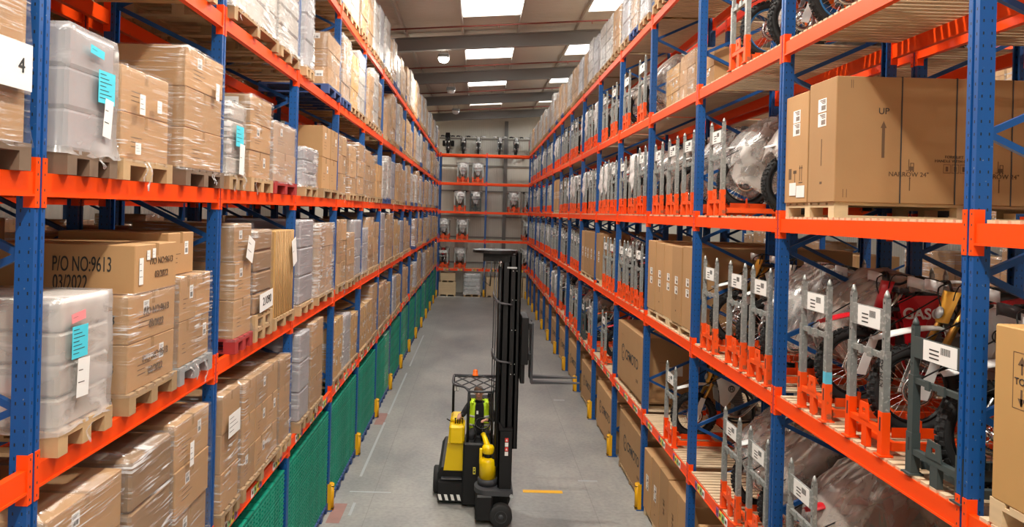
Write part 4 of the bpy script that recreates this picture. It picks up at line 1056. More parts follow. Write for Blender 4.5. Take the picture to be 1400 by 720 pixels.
# lowest shelf
unit(0, 0, 6.6, 'std', 'red_fender', 0); unit(1, 0, 7.62, 'std', 'dark', 0); unit(1, 0, 8.42, 'std', 'pale', 1); unit(2, 0, 11.08, 'bright', 'white')
unit(4, 0, 17.0, 'std', 'red'); unit(4, 0, 16.0, None, 'dark'); unit(5, 0, 19.0, 'std', 'orange'); unit(5, 0, 20.3, 'dark', 'dark', 2); unit(6, 0, 21.8, 'std', 'dark', 0); unit(6, 0, 23.0, 'std', 'red')
# third shelf
unit(1, 2, 7.75, None, 'pale', 0); unit(1, 2, 9.21, 'std', 'dark', 1)
for y, b, c in ((10.45, 'dark', 1), (11.3, 'pale', None), (12.2, 'dark', 0)): unit(2, 2, y, 'std', b, c)
# fourth shelf
unit(0, 3, 6.0, None, 'orange'); unit(0, 3, 6.75, None, 'orange_blue'); unit(1, 3, 8.5, 'std', 'orange_blue'); unit(1, 3, 7.7, None, 'orange')
unit(3, 3, 13.6, 'std', 'pale', 2); unit(3, 3, 15.0, 'std', 'dark', 0); unit(4, 3, 16.4, 'std', 'pale', 2); unit(4, 3, 17.6, 'std', 'orange', 0)
rb = random.Random(5)
for lv in range(4):
    k0 = {0: 7, 1: 6, 2: 3, 3: 5}[lv]
    for k in range(k0, 14):
        if lv == 2 and k in (8,): continue
        for j in range(3):
            if rb.random() < .06: continue
            y = YR0 + PIT * k + .52 + .88 * j
            unit(k, lv, y, rb.choice(['std', 'std', 'bright', 'std']), rb.choice(['pale', 'dark', 'red', 'dark', 'white', 'pale']), rb.choice([None, 0, 4, None, 5, 3, 1]), x=WR + rb.uniform(.0, .09), scale=(1, 1, rb.uniform(.93, 1.05)))
# ---- bikes on the rack across the end wall, facing the aisle
def endunit(x, lv, cr, bk, cov, what):
    z = topr(lv); y = YB + .04
    if cr: place(CR[cr], USED, (x, y, z), PI / 2, 'crate holding %s on the end rack' % what, 'crate', 'bike crates on the end rack', (1, 1.3, 1))
    if bk: place(BK[bk], USED, (x, y + 1.16, z + (.088 if cr else 0)), PI / 2, '%s on the end rack' % what, 'motorcycle', 'motorcycles on the end rack')
    if cov is not None: tag(link('dust_cover', CV[4 + cov % 2], None, (x, y - .02, z + .05), (0, 0, PI / 2)), 'clear plastic cover over %s on the end rack' % what, 'dust cover', 'plastic covers on the end rack')
for x, b, w in ((-2.0, 'touring', 'black touring bike at the left end of the top shelf'), (-1.05, 'dark', 'dark bike second from left on the top shelf'), (-.12, 'pale', 'white bike left of the middle post on the top shelf'), (1.2, 'pale', 'white bike right of the middle post on the top shelf'), (2.2, 'dark', 'dark bike second from right on the top shelf'), (3.15, 'red', 'bike at the right end of the top shelf')):
    endunit(x, 4, None, b, None, w)
for x, lv, cr, b, c, w in ((-1.0, 3, 'std', 'pale', 1, 'wrapped bike, left one, fourth shelf'), (-.1, 3, 'std', 'red', 1, 'wrapped red bike, fourth shelf'), (-1.15, 2, 'std', 'dark', 1, 'wrapped bike, left one, third shelf'), (-.2, 2, 'dark', 'pale', 3, 'wrapped bike on dark base, third shelf'),
    (2.12, 2, 'std', 'red', 1, 'wrapped bike, right bay, third shelf'), (3.1, 2, 'std', 'dark', 1, 'bike at right edge, third shelf'), (-2.1, 1, 'std', 'pale', 1, 'wrapped bike at left end, second shelf'), (-.95, 1, 'std', 'pale', 1, 'wrapped bike, second from left, second shelf'), (3.05, 1, 'std', 'pale', 1, 'bike at right edge, second shelf'),
    (-2.1, 0, 'std', 'red', None, 'uncovered bike at left end, lowest shelf'), (-1.05, 0, 'std', 'pale', 1, 'wrapped bike, second from left, lowest shelf'), (3.0, 0, 'std', 'pale', 1, 'bike at right edge, lowest shelf')):
    endunit(x, lv, cr, b, c, w)
# ------------------------------------------------------------------ cartons in the right rack
def arrow(mb, x, z, h, w=.018, face='near', y=0, head=.07):
    """up arrow lying on a face looking to -y at plane y"""
    mb.box(x - w, x + w, y - .0012, y, z, z + h - head)
    mb.add([(x - w * 2.1, y - .0012, z + h - head), (x + w * 2.1, y - .0012, z + h - head), (x, y - .0012, z + h)], [(0, 1, 2)])
def glyph_truck(mb, x, z, s, y):
    """small printed pictogram of a fork truck"""
    f = lambda a, b, c, d: mb.box(x + a * s, x + b * s, y - .0012, y, z + c * s, z + d * s)
    f(-.05, .30, .05, .35); f(-.12, -.07, 0, .9); f(-.30, -.12, .0, .05); f(.02, .07, .35, .62); f(.02, .3, .58, .63); f(.25, .3, .35, .6); f(.0, .1, -.06, .05); f(.2, .3, -.06, .05)
def big_carton(y0, y1, z, h, x=WR + .03, d=2.2, kind=1, m='carton', label='', near_marks=False, aisle='plain', lz=(.80, .68)):
    w = y1 - y0
    t = thing('tall_carton', label, 'carton', (x, (y0 + y1) / 2, z), 0, 'long cartons in the right rack')
    mb = MB(); mb.bbox(0, d, -w / 2 + .002, w / 2 - .002, 0, h, .006, 0); build('carton_body', mb, m, t)
    pl = MB()
    for zz in (h * lz[0], h * lz[1]): pl.box(-.002, 0, -.075, .075, zz - .06, zz + .055, 0)
    ik = MB()
    for zz in (h * lz[0], h * lz[1]):
        for i in range(7): ik.box(-.0035, -.002, -.06 + i * .011, -.055 + i * .011, zz - .045, zz - .005)
        for i in range(3): ik.box(-.0035, -.002, -.06, .0 + .02 * i, zz + .01 + .014 * i, zz + .016 + .014 * i)
    if aisle == 'icons':
        for yy in (-.13, -.09): ik.box(-.0015, 0, yy - .005, yy + .005, h * .2, h * .34); ik.box(-.0015, 0, yy - .014, yy + .014, h * .31, h * .325)
        ik.box(-.0015, 0, -.15, -.07, h * .18, h * .19); ik.box(-.0015, 0, -.02, .05, h * .27, h * .30); ik.box(-.0015, 0, .01, .02, h * .19, h * .3); ik.box(-.0015, 0, .09, .15, h * .22, h * .32)
    elif aisle == 'line':
        ik.box(-.0015, 0, -.006, .006, h * .3, h * .52); ik.box(-.0015, 0, -.02, .02, h * .15, h * .17)
    if kind: build('shipping_label', pl, 'paper', t)
    build('printed_marks', ik, 'ink_brown', t)
    return t
# third shelf, first bay: two boxes, the near one showing its printed long side
zt = topr(2)
for i, (y0, y1) in enumerate(((6.14, 6.94), (6.96, 7.16))):
    pass
pw = place
o = link('pallet', pallet_mesh(1.0, 2.2, 'crate_wood', .13), None, (WR + .05 + 1.1, 6.68, zt)); tag(o, 'long pale pallet under the two UP cartons on third shelf, first bay', 'pallet')
A = big_carton(6.66, 7.14, zt + .13, 1.02, aisle='icons', label='narrow brown carton with two labels touching second right post, third shelf'); 
o = MB(); o.box(-.0045, -.0025, -.20, -.03, .05, .16); o.box(-.0055, -.0035, -.02, .12, .07, .19); build('loose_label', o, 'paper', A).rotation_euler = (0, 0, 0)
B = big_carton(6.14, 6.64, zt + .13, 1.06, aisle='line', label='large brown carton printed UP and NARROW 24 on its long side')
yb = -.25 - .0005; mk = MB(); X0 = WR + .03
def px(xw): return xw - X0
arrow(mk, px(3.38), .38, .31, .012, y=yb, head=.06); arrow(mk, px(4.60), .38, .31, .012, y=yb, head=.06)
for xx in (3.61, 4.36):
    glyph_truck(mk, px(xx), .275, .11, yb); arrow(mk, px(xx), .11, .12, .004, y=yb, head=.02)
for xx in (2.99, 3.03, 3.09): pass
for xx, zz in ((3.10, .96), (3.115, .96), (3.05, .04), (3.08, .04)): mk.box(px(xx), px(xx) + .004, yb - .001, yb, zz, zz + .07)
for a, b in ((3.89, 3.95), (3.96, 4.02), (4.03, 4.09)):
    for q in ((a, b, .265, .269), (a, b, .335, .339), (a, a + .003, .265, .339), (b - .003, b, .265, .339), (a + .02, b - .02, .28, .32)): mk.box(px(q[0]), px(q[1]), yb - .001, yb, q[2], q[3])
_isl = {}
def split_marks(mb, parent):
    par = list(range(len(mb.v)))
    def fnd(a):
        while par[a] != a: a = par[a]
        return a
    for f in mb.f:
        for q in f[1:]: par[fnd(q)] = fnd(f[0])
    gr = {}
    for i, f in enumerate(mb.f): gr.setdefault(fnd(f[0]), []).append(f)
    # marks closer than 4 cm belong to one printed symbol
    cl = []
    for k, fs in gr.items():
        ids = sorted({q for f in fs for q in f}); lo = [min(mb.v[i][a] for i in ids) for a in range(3)]; hi = [max(mb.v[i][a] for i in ids) for a in range(3)]
        cl.append([lo, hi, fs])
    go = True
    while go:
        go = False
        for i in range(len(cl)):
            for j in range(i + 1, len(cl)):
                if all(cl[i][0][a] - .03 < cl[j][1][a] and cl[j][0][a] - .03 < cl[i][1][a] for a in range(3)):
                    cl[i] = [[min(cl[i][0][a], cl[j][0][a]) for a in range(3)], [max(cl[i][1][a], cl[j][1][a]) for a in range(3)], cl[i][2] + cl[j][2]]; cl.pop(j); go = True; break
            if go: break
    for lo, hi, fs in cl:
        ids = sorted({q for f in fs for q in f}); mp = {q: n for n, q in enumerate(ids)}; m2 = MB(); m2.add([mb.v[q] for q in ids], [tuple(mp[q] for q in f) for f in fs])
        build('printed_symbol', m2, 'ink_brown', parent)
split_marks(mk, B)
lettering('UP', .075, B, (px(3.38), yb, .77), FACE_NEAR, 'ink', 'printed_text'); lettering('NARROW 24"', .055, B, (px(3.60), yb, .245), FACE_NEAR, 'ink_brown', 'printed_text'); lettering('NARROW 24"', .055, B, (px(4.36), yb, .245), FACE_NEAR, 'ink_brown', 'printed_text')
lettering('FORK LIFT', .034, B, (px(3.98), yb, .40), FACE_NEAR, 'ink_brown', 'printed_text'); lettering('HANDLE WITH CARE', .034, B, (px(3.98), yb, .365), FACE_NEAR, 'ink_brown', 'printed_text'); lettering('UP', .075, B, (px(4.60), yb, .77), FACE_NEAR, 'ink', 'printed_text')
for xx in (3.53, 3.99, 4.46):
    st = MB(); st.box(px(xx) - .005, px(xx) + .005, yb - .003, yb + .5 + .003, 1.06, 1.063); st.box(px(xx) - .005, px(xx) + .005, yb - .003, yb, 0, 1.063); build('strap', st, 'charcoal', B)
# second shelf, just past the nearest right post
o = link('pallet', pallet_mesh(.9, 1.2, 'crate_wood'), None, (WR + .62, 3.74, topr(1))); tag(o, 'pallet under the tan TOP carton at the right edge', 'pallet')
t = thing('carton', 'tall tan carton marked TOP beside the nearest right post, second shelf', 'carton', (WR + .60, 3.74, topr(1) + .144)); mb = MB(); mb.bbox(-.58, .58, -.44, .44, 0, .99, .008); build('carton_body', mb, 'carton_tan', t)
mk = MB(); fx = -.58
for q in ((.16, .164, .55, .86), (.29, .294, .55, .86), (.16, .294, .55, .554), (.16, .294, .856, .86)): mk.box(fx - .001, fx, q[0], q[1], q[2], q[3])
mk.box(fx - .001, fx, .22, .234, .74, .80); mk.add([(fx - .001, .195, .79), (fx - .001, .259, .79), (fx - .001, .227, .84)], [(2, 1, 0)]); mk.box(fx - .001, fx, .22, .234, .57, .66); mk.add([(fx - .001, .20, .61), (fx - .001, .254, .61), (fx - .001, .227, .565)], [(0, 1, 2)])
split_marks(mk, t); lettering('TOP', .055, t, (fx - .001, .227, .70), FACE_AISLE_R, 'ink', 'printed_text')
mk = MB(); mk.box(fx - .002, fx, -.05, .11, .6, .78); build('shipping_label', mk, 'paper', t)
# rows of long narrow cartons
def row(y0, n, w, z, h, lv, where, pal=True, d=2.2, x=WR + .03, kinds=(1,)):
    if pal:
        for q in range(2):
            o = link('pallet', pallet_mesh(n * w / 2 - .03, 2.1, 'crate_wood', .12), None, (x + 1.06, y0 + n * w * (.25 + .5 * q), z)); tag(o, '%s pale pallet under the narrow cartons %s' % (('near', 'far')[q], where), 'pallet', 'pale pallets in the right rack')
        z += .12
    for i in range(n):
        big_carton(y0 + w * i, y0 + w * (i + 1) - .006, z, h + random.uniform(-.015, .015), x=x + random.uniform(-.01, .01), d=d, kind=kinds[i % len(kinds)], aisle='line' if i % 2 else 'plain', lz=(.56, .43), label='%s narrow brown carton of row %s' % (ORD[i], where))
row(10.10, 5, .53, topr(1), 1.15, 1, 'in the third right bay, second shelf')
row(17.75, 6, .55, topr(1), 1.12, 1, 'from the fifth right post back, second shelf')
row(26.95, 4, .55, topr(2), 1.15, 2, 'far down the right rack, third shelf')
row(10.05, 5, .52, 0, 1.02, -1, 'on the floor in the third right bay', kinds=(0, 0, 0, 1, 1))
row(7.35, 4, .55, 0, 1.02, -1, 'on the floor in the second right bay', kinds=(0, 1))
o = link('pallet', pallet_mesh(.75, 1.2), None, (WR + .9, 4.95, topr(0))); tag(o, 'pallet under the low carton on the lowest right shelf', 'pallet')
t = thing('carton', 'plain brown carton at the near end of the lowest right shelf', 'carton', (WR + .9, 4.95, topr(0) + .144)); link('carton_body', carton_mesh(1.1, .7, 1.0, 'carton', kind=1), t)
# logo cartons
def cf_carton(y0, y1, z, h, label, d=1.2, x=WR + .04):
    w = y1 - y0; t = thing('logo_carton', label, 'carton', (x, (y0 + y1) / 2, z), 0, 'large logo cartons in the right rack')
    mb = MB(); mb.bbox(0, d, -w / 2, w / 2, 0, h, .008); mb.box(-.0005, d, -.003, .003, h - .001, h + .001, 1); build('carton_body', mb, ['carton', 'ink_brown'], t)
    fx = -.001; s = h / 1.1
    lettering('CFMOTO', .26 * s, t, (fx, -.22 * w / 2.2, h * .50), FACE_AISLE_R, 'ink', 'printed_text', bold=.004)
    lg = MB(); M = Matrix.Translation((fx, .55 * w / 2.2, h * .50)) @ Matrix.Rotation(PI / 2, 4, 'Y'); lg.torus(.15 * s, .012, 28, 4, 0, M, .12)
    for q in (-1, 1): lg.torus(.055 * s, .011, 14, 4, 0, M @ Matrix.Translation((.06 * s * q, 0, 0)), .12, (PI * .5 * (1 if q > 0 else -1) - PI * .75 + (PI if q < 0 else 0), PI * .5 * (1 if q > 0 else -1) + PI * .75 + (PI if q < 0 else 0)))
    build('printed_logo', lg, 'ink', t)
    mk = MB()
    for i in range(3): mk.box(fx - .001, 0, -w * .30 - i * .06, -w * .30 - i * .06 + .035, h * .22, h * .27)
    mk.box(fx - .001, 0, w * .25, w * .33, h * .8, h * .803); mk.box(.3, .5, -w / 2 - .001, -w / 2, h * .62, h * .625)
    split_marks(mk, t)
    sl = MB(); sl.box(.42, .58, -w / 2 - .002, -w / 2, h * .45, h * .56); sl.box(.62, .72, -w / 2 - .002, -w / 2, h * .42, h * .58); build('shipping_label', sl, 'paper', t)
    return t
def skid(y0, y1, z, label, d=1.15, x=WR + .06, m='pallet_wood'):
    o = link('pallet', pallet_mesh(y1 - y0, d, m, .10), None, (x + d / 2, (y0 + y1) / 2, z)); tag(o, label, 'pallet', 'pallets under the logo cartons')
skid(13.05, 15.3, topr(0), 'pallet under the logo carton on the lowest right shelf'); cf_carton(13.03, 15.32, topr(0) + .1, 1.15, 'logo carton on the lowest shelf between fourth and fifth right posts', d=1.6)
for k in range(3, 14):
    y0 = YR0 + PIT * k + .12; nm = ORD[k + 1]
    skid(y0, y0 + 2.1, 0, 'pallet under the logo carton on the floor, %s right bay' % nm); cf_carton(y0, y0 + 2.1, .1, 1.06 - .05 * (k % 3), 'logo carton on the floor in the %s right bay' % nm, x=WR + .05 + .02 * (k % 2))
    t = thing('carton', 'small plain carton beside the logo carton, floor of %s right bay' % nm, 'carton', (WR + .7, y0 + 2.37, 0), 0, 'small plain cartons on the right floor'); link('carton_body', carton_mesh(1.1, .44, 1.12, 'carton', kind=0), t)
# ---- wrapped loads on the top right shelf
DE = ['film-wrapped cartons', 'diagonally wrapped cartons', 'hazy wrapped cartons on blue pallet', 'grey wrapped block', 'tall white wrapped load', 'slim white wrapped load', 'low unwrapped cartons', 'tall narrow wrapped cartons', 'tan wrapped cartons', 'slim grey wrapped block']
rq = random.Random(21)
for k in range(0, 14):
    for j in range(3):
        i = rq.choice([3, 4, 0, 7, 9, 4, 2, 1]); y = YR0 + PIT * k + .1 + .867 * (j + .5)
        place(PROTO[i][0], USED, (WR - .04 + .54, y, topr(4)), PI, '%s, %s in %s right bay, top shelf' % (DE[i], ORD[j], ORD[k + 1]), 'pallet load', 'pallet loads on the top right shelf', scale=(1, 1, rq.uniform(.8, 1.05)))
# ---- a few loads on fourth shelf of third bay and in racks further right
for k, j, i in ((2, 0, 6), (2, 1, 0), (2, 2, 8)):
    place(PROTO[i][0], USED, (WR + .75, YR0 + PIT * k + .5 + .87 * j, topr(3)), PI, '%s, %s in third bay, fourth shelf on the right' % (DE[i], ORD[j]), 'pallet load', 'pallet loads on the fourth right shelf', scale=(1, 1, .62))
for lv in (0, 1, 2, 3):
    for k in range(-1, 7):
        for j in range(3):
            if rq.random() < .12: continue
            i = rq.choice([0, 1, 6, 8, 7, 3]); y = YR0 + .6 + PIT * k + .1 + .867 * (j + .5)
            place(PROTO[i][0], USED, (8.9 - .04 + .54, y, topr(lv)), PI, '%s, %s in %s bay, %s across next aisle' % (DE[i], ORD[j], ORD[k + 1], RLV[lv]), 'pallet load', 'pallet loads across the next right aisle')
# things in the run directly behind (its own aisle side): dark long cartons
for (k, lv, n, off) in ((1, 1, 3, .3), (2, 2, 2, .4), (3, 1, 3, .2), (4, 2, 3, .3), (0, 0, 2, 1.0), (1, 2, 2, 1.2)):
    for i in range(n):
        y = YR0 + PIT * k + off + .75 * i + .35
        if x_clear := True:
            t = thing('carton', '%s dark carton behind the right rack, %s bay, %s' % (ORD[i], ORD[k + 1], RLV[lv]), 'carton', (5.35 + .0 - .35 + .1, y, topr(lv)), 0, 'cartons in the run behind the right rack')
            link('carton_body', carton_mesh(.36, .7, 1.0, 'carton_dark', kind=2), t)
# ---- floor of the end rack: timber crates and a strapped silver stack
def timber_crate(x0, x1, z0, h, label, y=YB + .02, d=1.0):
    w = x1 - x0; t = thing('timber_crate', label, 'crate', ((x0 + x1) / 2, y + d / 2, z0), 0, 'pale timber crates on the floor of the end rack')
    mb = MB(); n = max(3, int(h / .16)); 
    mb.box(-w / 2 + .02, w / 2 - .02, -d / 2 + .02, d / 2 - .02, .1, h - .01)
    for i in range(n):
        a = .1 + (h - .1) * i / n; mb.box(-w / 2, w / 2, -d / 2, -d / 2 + .02, a, a + (h - .1) / n - .006); mb.box(-w / 2, -w / 2 + .02, -d / 2, d / 2, a, a + (h - .1) / n - .006)
    for x in (-w / 2 + .04, w / 2 - .1): mb.box(x, x + .06, -d / 2 - .015, -d / 2, .1, h)
    build('crate_body', mb, 'crate_wood', t)
    for x in (-w / 2 + .02, -.05, w / 2 - .12): build('skid_block', MB().box(x, x + .1, -d / 2 + .01, d / 2 - .01, 0, .1), 'crate_wood', t)
timber_crate(-2.5 + .2, -1.25, 0, .85, 'wide pale timber crate, lower of the stacked pair at left')
timber_crate(-2.2, -1.3, .85, .55, 'smaller pale timber crate on top of the wide one at left', d=.9)
timber_crate(.55, 1.32, 0, 1.2, 'pale timber crate right of the middle post of the end rack'); timber_crate(1.5, 1.72, 0, 1.1, 'narrow pale timber crate behind the fork truck mast')
timber_crate(2.45, 2.72, 0, 1.15, 'narrow pale timber crate just right of the mast'); timber_crate(2.76, 3.1, 0, 1.2, 'pale timber crate at the right edge of the end rack')
t = thing('silver_roll_stack', 'strapped stack of silver wrapped tiers left of the end rack middle post', 'pallet load', (-.28, YB + .55, 0)); link('pallet', pallet_mesh(1.0, 1.0), t)
for i in range(5): q = MB(); q.bbox(-.5, .5, -.5, .5, 0, .235, .05); build('silver_tier', q, 'steel_light', t, (0, 0, .144 + .245 * i))
link('stretch_wrap', film_mesh(1.04, 1.04, 1.4, 'film_heavy', 3), t)
# ------------------------------------------------------------------ articulated fork truck
T = thing('forklift', 'black and yellow articulated forklift with raised mast standing in the aisle', 'forklift', (0.05, 12.9, 0))
OX, OY = .05, 12.9
def sh(mb):
    mb.v = [(x - OX, y - OY, z) for x, y, z in mb.v]; return mb
def tb(name, mb, m, parent=None): return build(name, sh(mb), m, parent or T)
# rear body
mb = MB()
mb.prism([(-.60, .10), (-.60, .50), (-.54, .60), (-.12, .60), (-.12, .10)], 12.92, 14.7)           # left flank
mb.prism([(-.58, .08), (-.58, .40), (-.14, .40), (-.14, .06)], 12.74, 12.93)
mb.bbox(-.16, .38, 12.62, 13.0, .05, 1.13, .03); mb.bbox(-.14, .42, 13.0, 14.7, .10, .62, .03)
tb('chassis', mb, 'black')
mb = MB(); mb.bbox(-.54, -.17, 12.82, 13.0, .41, .435, .008); tb('step', mb, 'charcoal')
mb = MB()     # left yellow flank cover leaning in, and the console on top of it
for (x0, x1, z0, X0, X1, z1) in ((-.50, -.15, .56, -.43, -.15, 1.05),):
    v = [(x0, 12.88, z0), (x1, 12.88, z0), (x1, 14.3, z0), (x0, 14.3, z0), (X0, 12.84, z1), (X1, 12.84, z1), (X1, 14.3, z1), (X0, 14.3, z1)]
    mb.add(v, [(3, 2, 1, 0), (4, 5, 6, 7), (0, 1, 5, 4), (1, 2, 6, 5), (2, 3, 7, 6), (3, 0, 4, 7)])
tb('yellow_cover', mb, 'fork_yellow')
mb = MB(); mb.bbox(-.415, -.145, 12.76, 13.25, 1.05, 1.38, .035); mb.bbox(-.40, -.17, 12.98, 13.4, 1.36, 1.47, .04); tb('armrest_console', mb, 'fork_yellow')
mb = MB()
for x in (-.31, -.27, -.23, -.19): mb.tube([(x, 12.92, 1.37), (x, 12.90, 1.46)], .010, 8); mb.lathe([(.001, -.018), (.016, -.01), (.016, .01), (.001, .018)], 10, 0, Matrix.Translation((x, 12.90, 1.47)))
tb('control_lever', mb, 'black')
mb = MB()
for i in range(5):
    x = -.555 + .108 * i; mb.add([(x, 12.738, .09), (x + .055, 12.738, .085), (x + .025, 12.738, .19), (x - .03, 12.738, .195)], [(0, 1, 2, 3)])
tb('hazard_stripes', mb, 'paper')
mb = MB(); mb.box(.02, .065, 12.612, 12.62, .60, .72, 0); mb.box(.03, .055, 12.608, 12.612, .62, .66, 1); mb.box(.03, .055, 12.608, 12.612, .68, .70, 1); tb('warning_sticker', mb, ['label_yellow', 'ink'])
def truck_wheel(x, y, r, w, name='wheel'):
    M = Matrix.Translation((x, y, r)) @ Matrix.Rotation(PI / 2, 4, 'X')
    mb = MB(); mb.lathe([(r * .5, -w / 2), (r * .9, -w / 2), (r, -w / 2 + .02), (r, w / 2 - .02), (r * .9, w / 2), (r * .5, w / 2)], 32, 0, M); o = tb(name, mb, 'black_rubber')
    mb = MB(); mb.lathe([(.001, -w / 2 + .02), (r * .5, -w / 2 + .02), (r * .55, -w / 2 - .004), (r * .5, w / 2 + .004), (r * .55, w / 2 + .006), (r * .42, w / 2 - .02), (r * .25, w / 2 - .02), (r * .22, w / 2 + .012), (.001, w / 2 + .014)], 24, 0, M)
    for i in range(6): a = i * PI / 3; mb.lathe([(.008, 0), (.008, .012)], 6, 0, M @ Matrix.Translation((r * .34 * math.cos(a), r * .34 * math.sin(a), w / 2 - .02)))
    tb('wheel_hub', mb, 'charcoal', o)
def side_wheel(x, y, r, w):
    M = Matrix.Translation((x, y, r)) @ Matrix.Rotation(PI / 2, 4, 'Y'); mb = MB(); mb.lathe([(r * .5, -w / 2), (r * .9, -w / 2), (r, -w / 2 + .02), (r, w / 2 - .02), (r * .9, w / 2), (r * .5, w / 2)], 32, 0, M); tb('wheel', mb, 'black_rubber')
side_wheel(-.62, 13.35, .24, .14); side_wheel(.50, 14.2, .24, .14)
# cab: overhead guard, pillars, seat, wheel
mb = MB(); zr = 2.05; fl, fr_, rl, rr_ = (-.08, 12.62), (.33, 12.62), (-.38, 13.7), (.42, 13.7)
left = curve_pts([(-.08, 12.62, 2.02), (-.16, 12.80, zr), (-.33, 12.95, zr), (-.38, 13.2, zr), (-.38, 13.7, zr)], 14)
mb.tube(left, .022, 8); mb.tube([(.33, 12.62, 2.02), (.42, 12.85, zr), (.42, 13.7, zr)], .022, 8); mb.tube([(-.08, 12.62, 2.02), (.33, 12.62, 2.02)], .02, 8); mb.tube([(-.38, 13.7, zr), (.42, 13.7, zr)], .03, 8)
def clip_bar(p0, p1):
    mb.tube([p0, p1], .012, 6)
for i in range(7):
    x = -.36 + .26 * (i - 2)
    for s in (1, -1):
        a = Vector((x, 13.7, zr)) if s > 0 else Vector((x + .55, 13.7, zr)); d = Vector((s * .55, -1.05, 0)); pts = []
        for q in range(22):
            p = a + d * q / 21
            xl = -.38 if p.y > 13.0 else -.38 + (13.0 - p.y) / .4 * .3
            if xl <= p.x <= .41: pts.append(p)
        if len(pts) > 2: clip_bar(pts[0], pts[-1])
tb('overhead_guard', mb, 'charcoal')
for pts in ([(-.08, 12.64, 2.02), (-.09, 12.66, 1.6), (-.09, 12.70, 1.1)], [(.33, 12.64, 2.02), (.33, 12.66, 1.1)], [(-.38, 13.7, 2.05), (-.38, 13.7, 1.35)], [(.42, 13.7, 2.05), (.42, 13.7, 1.35)]):
    mb = MB(); mb.tube(pts, .024, 8); tb('pillar', mb, 'black')
mb = MB(); mb.bbox(-.35, -.26, 12.99, 13.04, 1.93, 2.03, .01); o = tb('work_lamp', mb, 'charcoal'); mb = MB(); mb.box(-.345, -.31, 12.984, 12.99, 1.94, 2.02); mb.box(-.30, -.265, 12.984, 12.99, 1.94, 2.02); tb('lamp_lens', mb, 'paper', o)
mb = MB(); mb.lathe([(.055, 0), (.055, .02), (.045, .02), (.045, .09), (.03, .11), (.001, .115)], 18, 0, Matrix.Translation((.02, 13.6, 2.08))); tb('beacon', mb, 'beacon')
mb = MB(); mb.tube([(.40, 12.7, 1.9), (.46, 12.6, 1.95)], .008, 6); mb.bbox(.24, .32, 12.58, 12.6, 1.93, 2.01, .006); tb('mirror', mb, 'black')
mb = MB(); mb.bbox(-.12, .34, 13.05, 13.5, 1.0, 1.12, .03); mb.bbox(-.10, .32, 13.42, 13.55, 1.10, 1.75, .04); tb('seat', mb, 'seat_black')
mb = MB(); mb.bbox(-.14, .40, 13.0, 13.6, .60, 1.0, .02); tb('seat_box', mb, 'black')
mb = MB(); M = Matrix.Translation((.17, 12.88, 1.40)) @ Matrix.Rotation(.5, 4, 'X'); mb.torus(.13, .013, 24, 8, 0, M); mb.tube([(.17, 12.88, 1.40), (.17, 12.76, 1.12)], .025, 8)
for a in range(3): mb.tube([M @ Vector((0, 0, 0)), M @ Vector((.13 * math.cos(a * 2.1), .13 * math.sin(a * 2.1), 0))], .008, 6)
tb('steering_wheel', mb, 'black')
mb = MB(); mb.tube(curve_pts([(.02, 12.72, 1.10), (.06, 12.68, 1.28), (.0, 12.74, 1.42)], 8), .012, 6); mb.tube([(.34, 12.66, 1.12), (.34, 12.64, 1.3)], .012, 6); mb.tube([(-.46, 12.9, 1.46), (-.40, 12.85, 1.44)], .012, 6); tb('hose', mb, 'black')
# articulated front unit
mb = MB(); mb.bbox(.07, .36, 11.92, 12.60, .08, .50, .03); mb.bbox(.30, .62, 12.1, 12.5, .15, .5, .02); tb('drive_unit', mb, 'black')
mb = MB(); n = 20; P = [(.26 + .215 * math.cos(a), 12.22 + .28 * math.sin(a)) for a in [PI * .5 + PI * i / n for i in range(n + 1)]] + [(.68, 11.94), (.68, 12.62), (.26, 12.62)]
v = [(x, y, .49) for x, y in P] + [(x, y, .57) for x, y in P]; k = len(P)
mb.add(v, [tuple(range(k))[::-1], tuple(range(k, 2 * k))] + [(i, (i + 1) % k, (i + 1) % k + k, i + k) for i in range(k)]); tb('turntable_plate', mb, 'charcoal')
truck_wheel(.49, 11.94, .185, .17); truck_wheel(.49, 12.72, .185, .17)
mb = MB(); mb.bbox(.60, .64, 11.95, 12.0, .50, .53, .004); mb.lathe([(.03, 0), (.03, .03)], 12, 0, Matrix.Translation((.655, 11.93, .505)) @ Matrix.Rotation(PI / 2, 4, 'X')); tb('pin', mb, 'steel_light')
C = Matrix.Translation((.265, 12.27, 0))
mb = MB(); mb.lathe([(.165, .57), (.165, .67), (.14, .68)], 28, 0, C); tb('pivot_collar', mb, 'charcoal')
mb = MB(); mb.lathe([(.142, .66), (.142, .96), (.128, .99), (.06, 1.02)], 28, 0, C); mb.bbox(.12, .17, 12.25, 12.30, .9, 1.16, .01); tb('pivot_tower', mb, 'fork_yellow')
mb = MB(); mb.lathe([(.062, 1.0), (.075, 1.05), (.062, 1.09)], 20, 0, C); mb.prism([(.30, 1.06), (.36, 1.12), (.52, .88), (.46, .82)], 12.22, 12.30); tb('pivot_neck', mb, 'black')
mb = MB(); mb.lathe([(.09, 1.085), (.102, 1.10), (.102, 1.18), (.085, 1.21), (.001, 1.225)], 24, 0, C); mb.tube([(.26, 12.29, 1.17), (.21, 12.46, 1.27), (.18, 12.56, 1.31)], [.055, .042, .042], 14); tb('steering_link_arm', mb, 'fork_yellow')
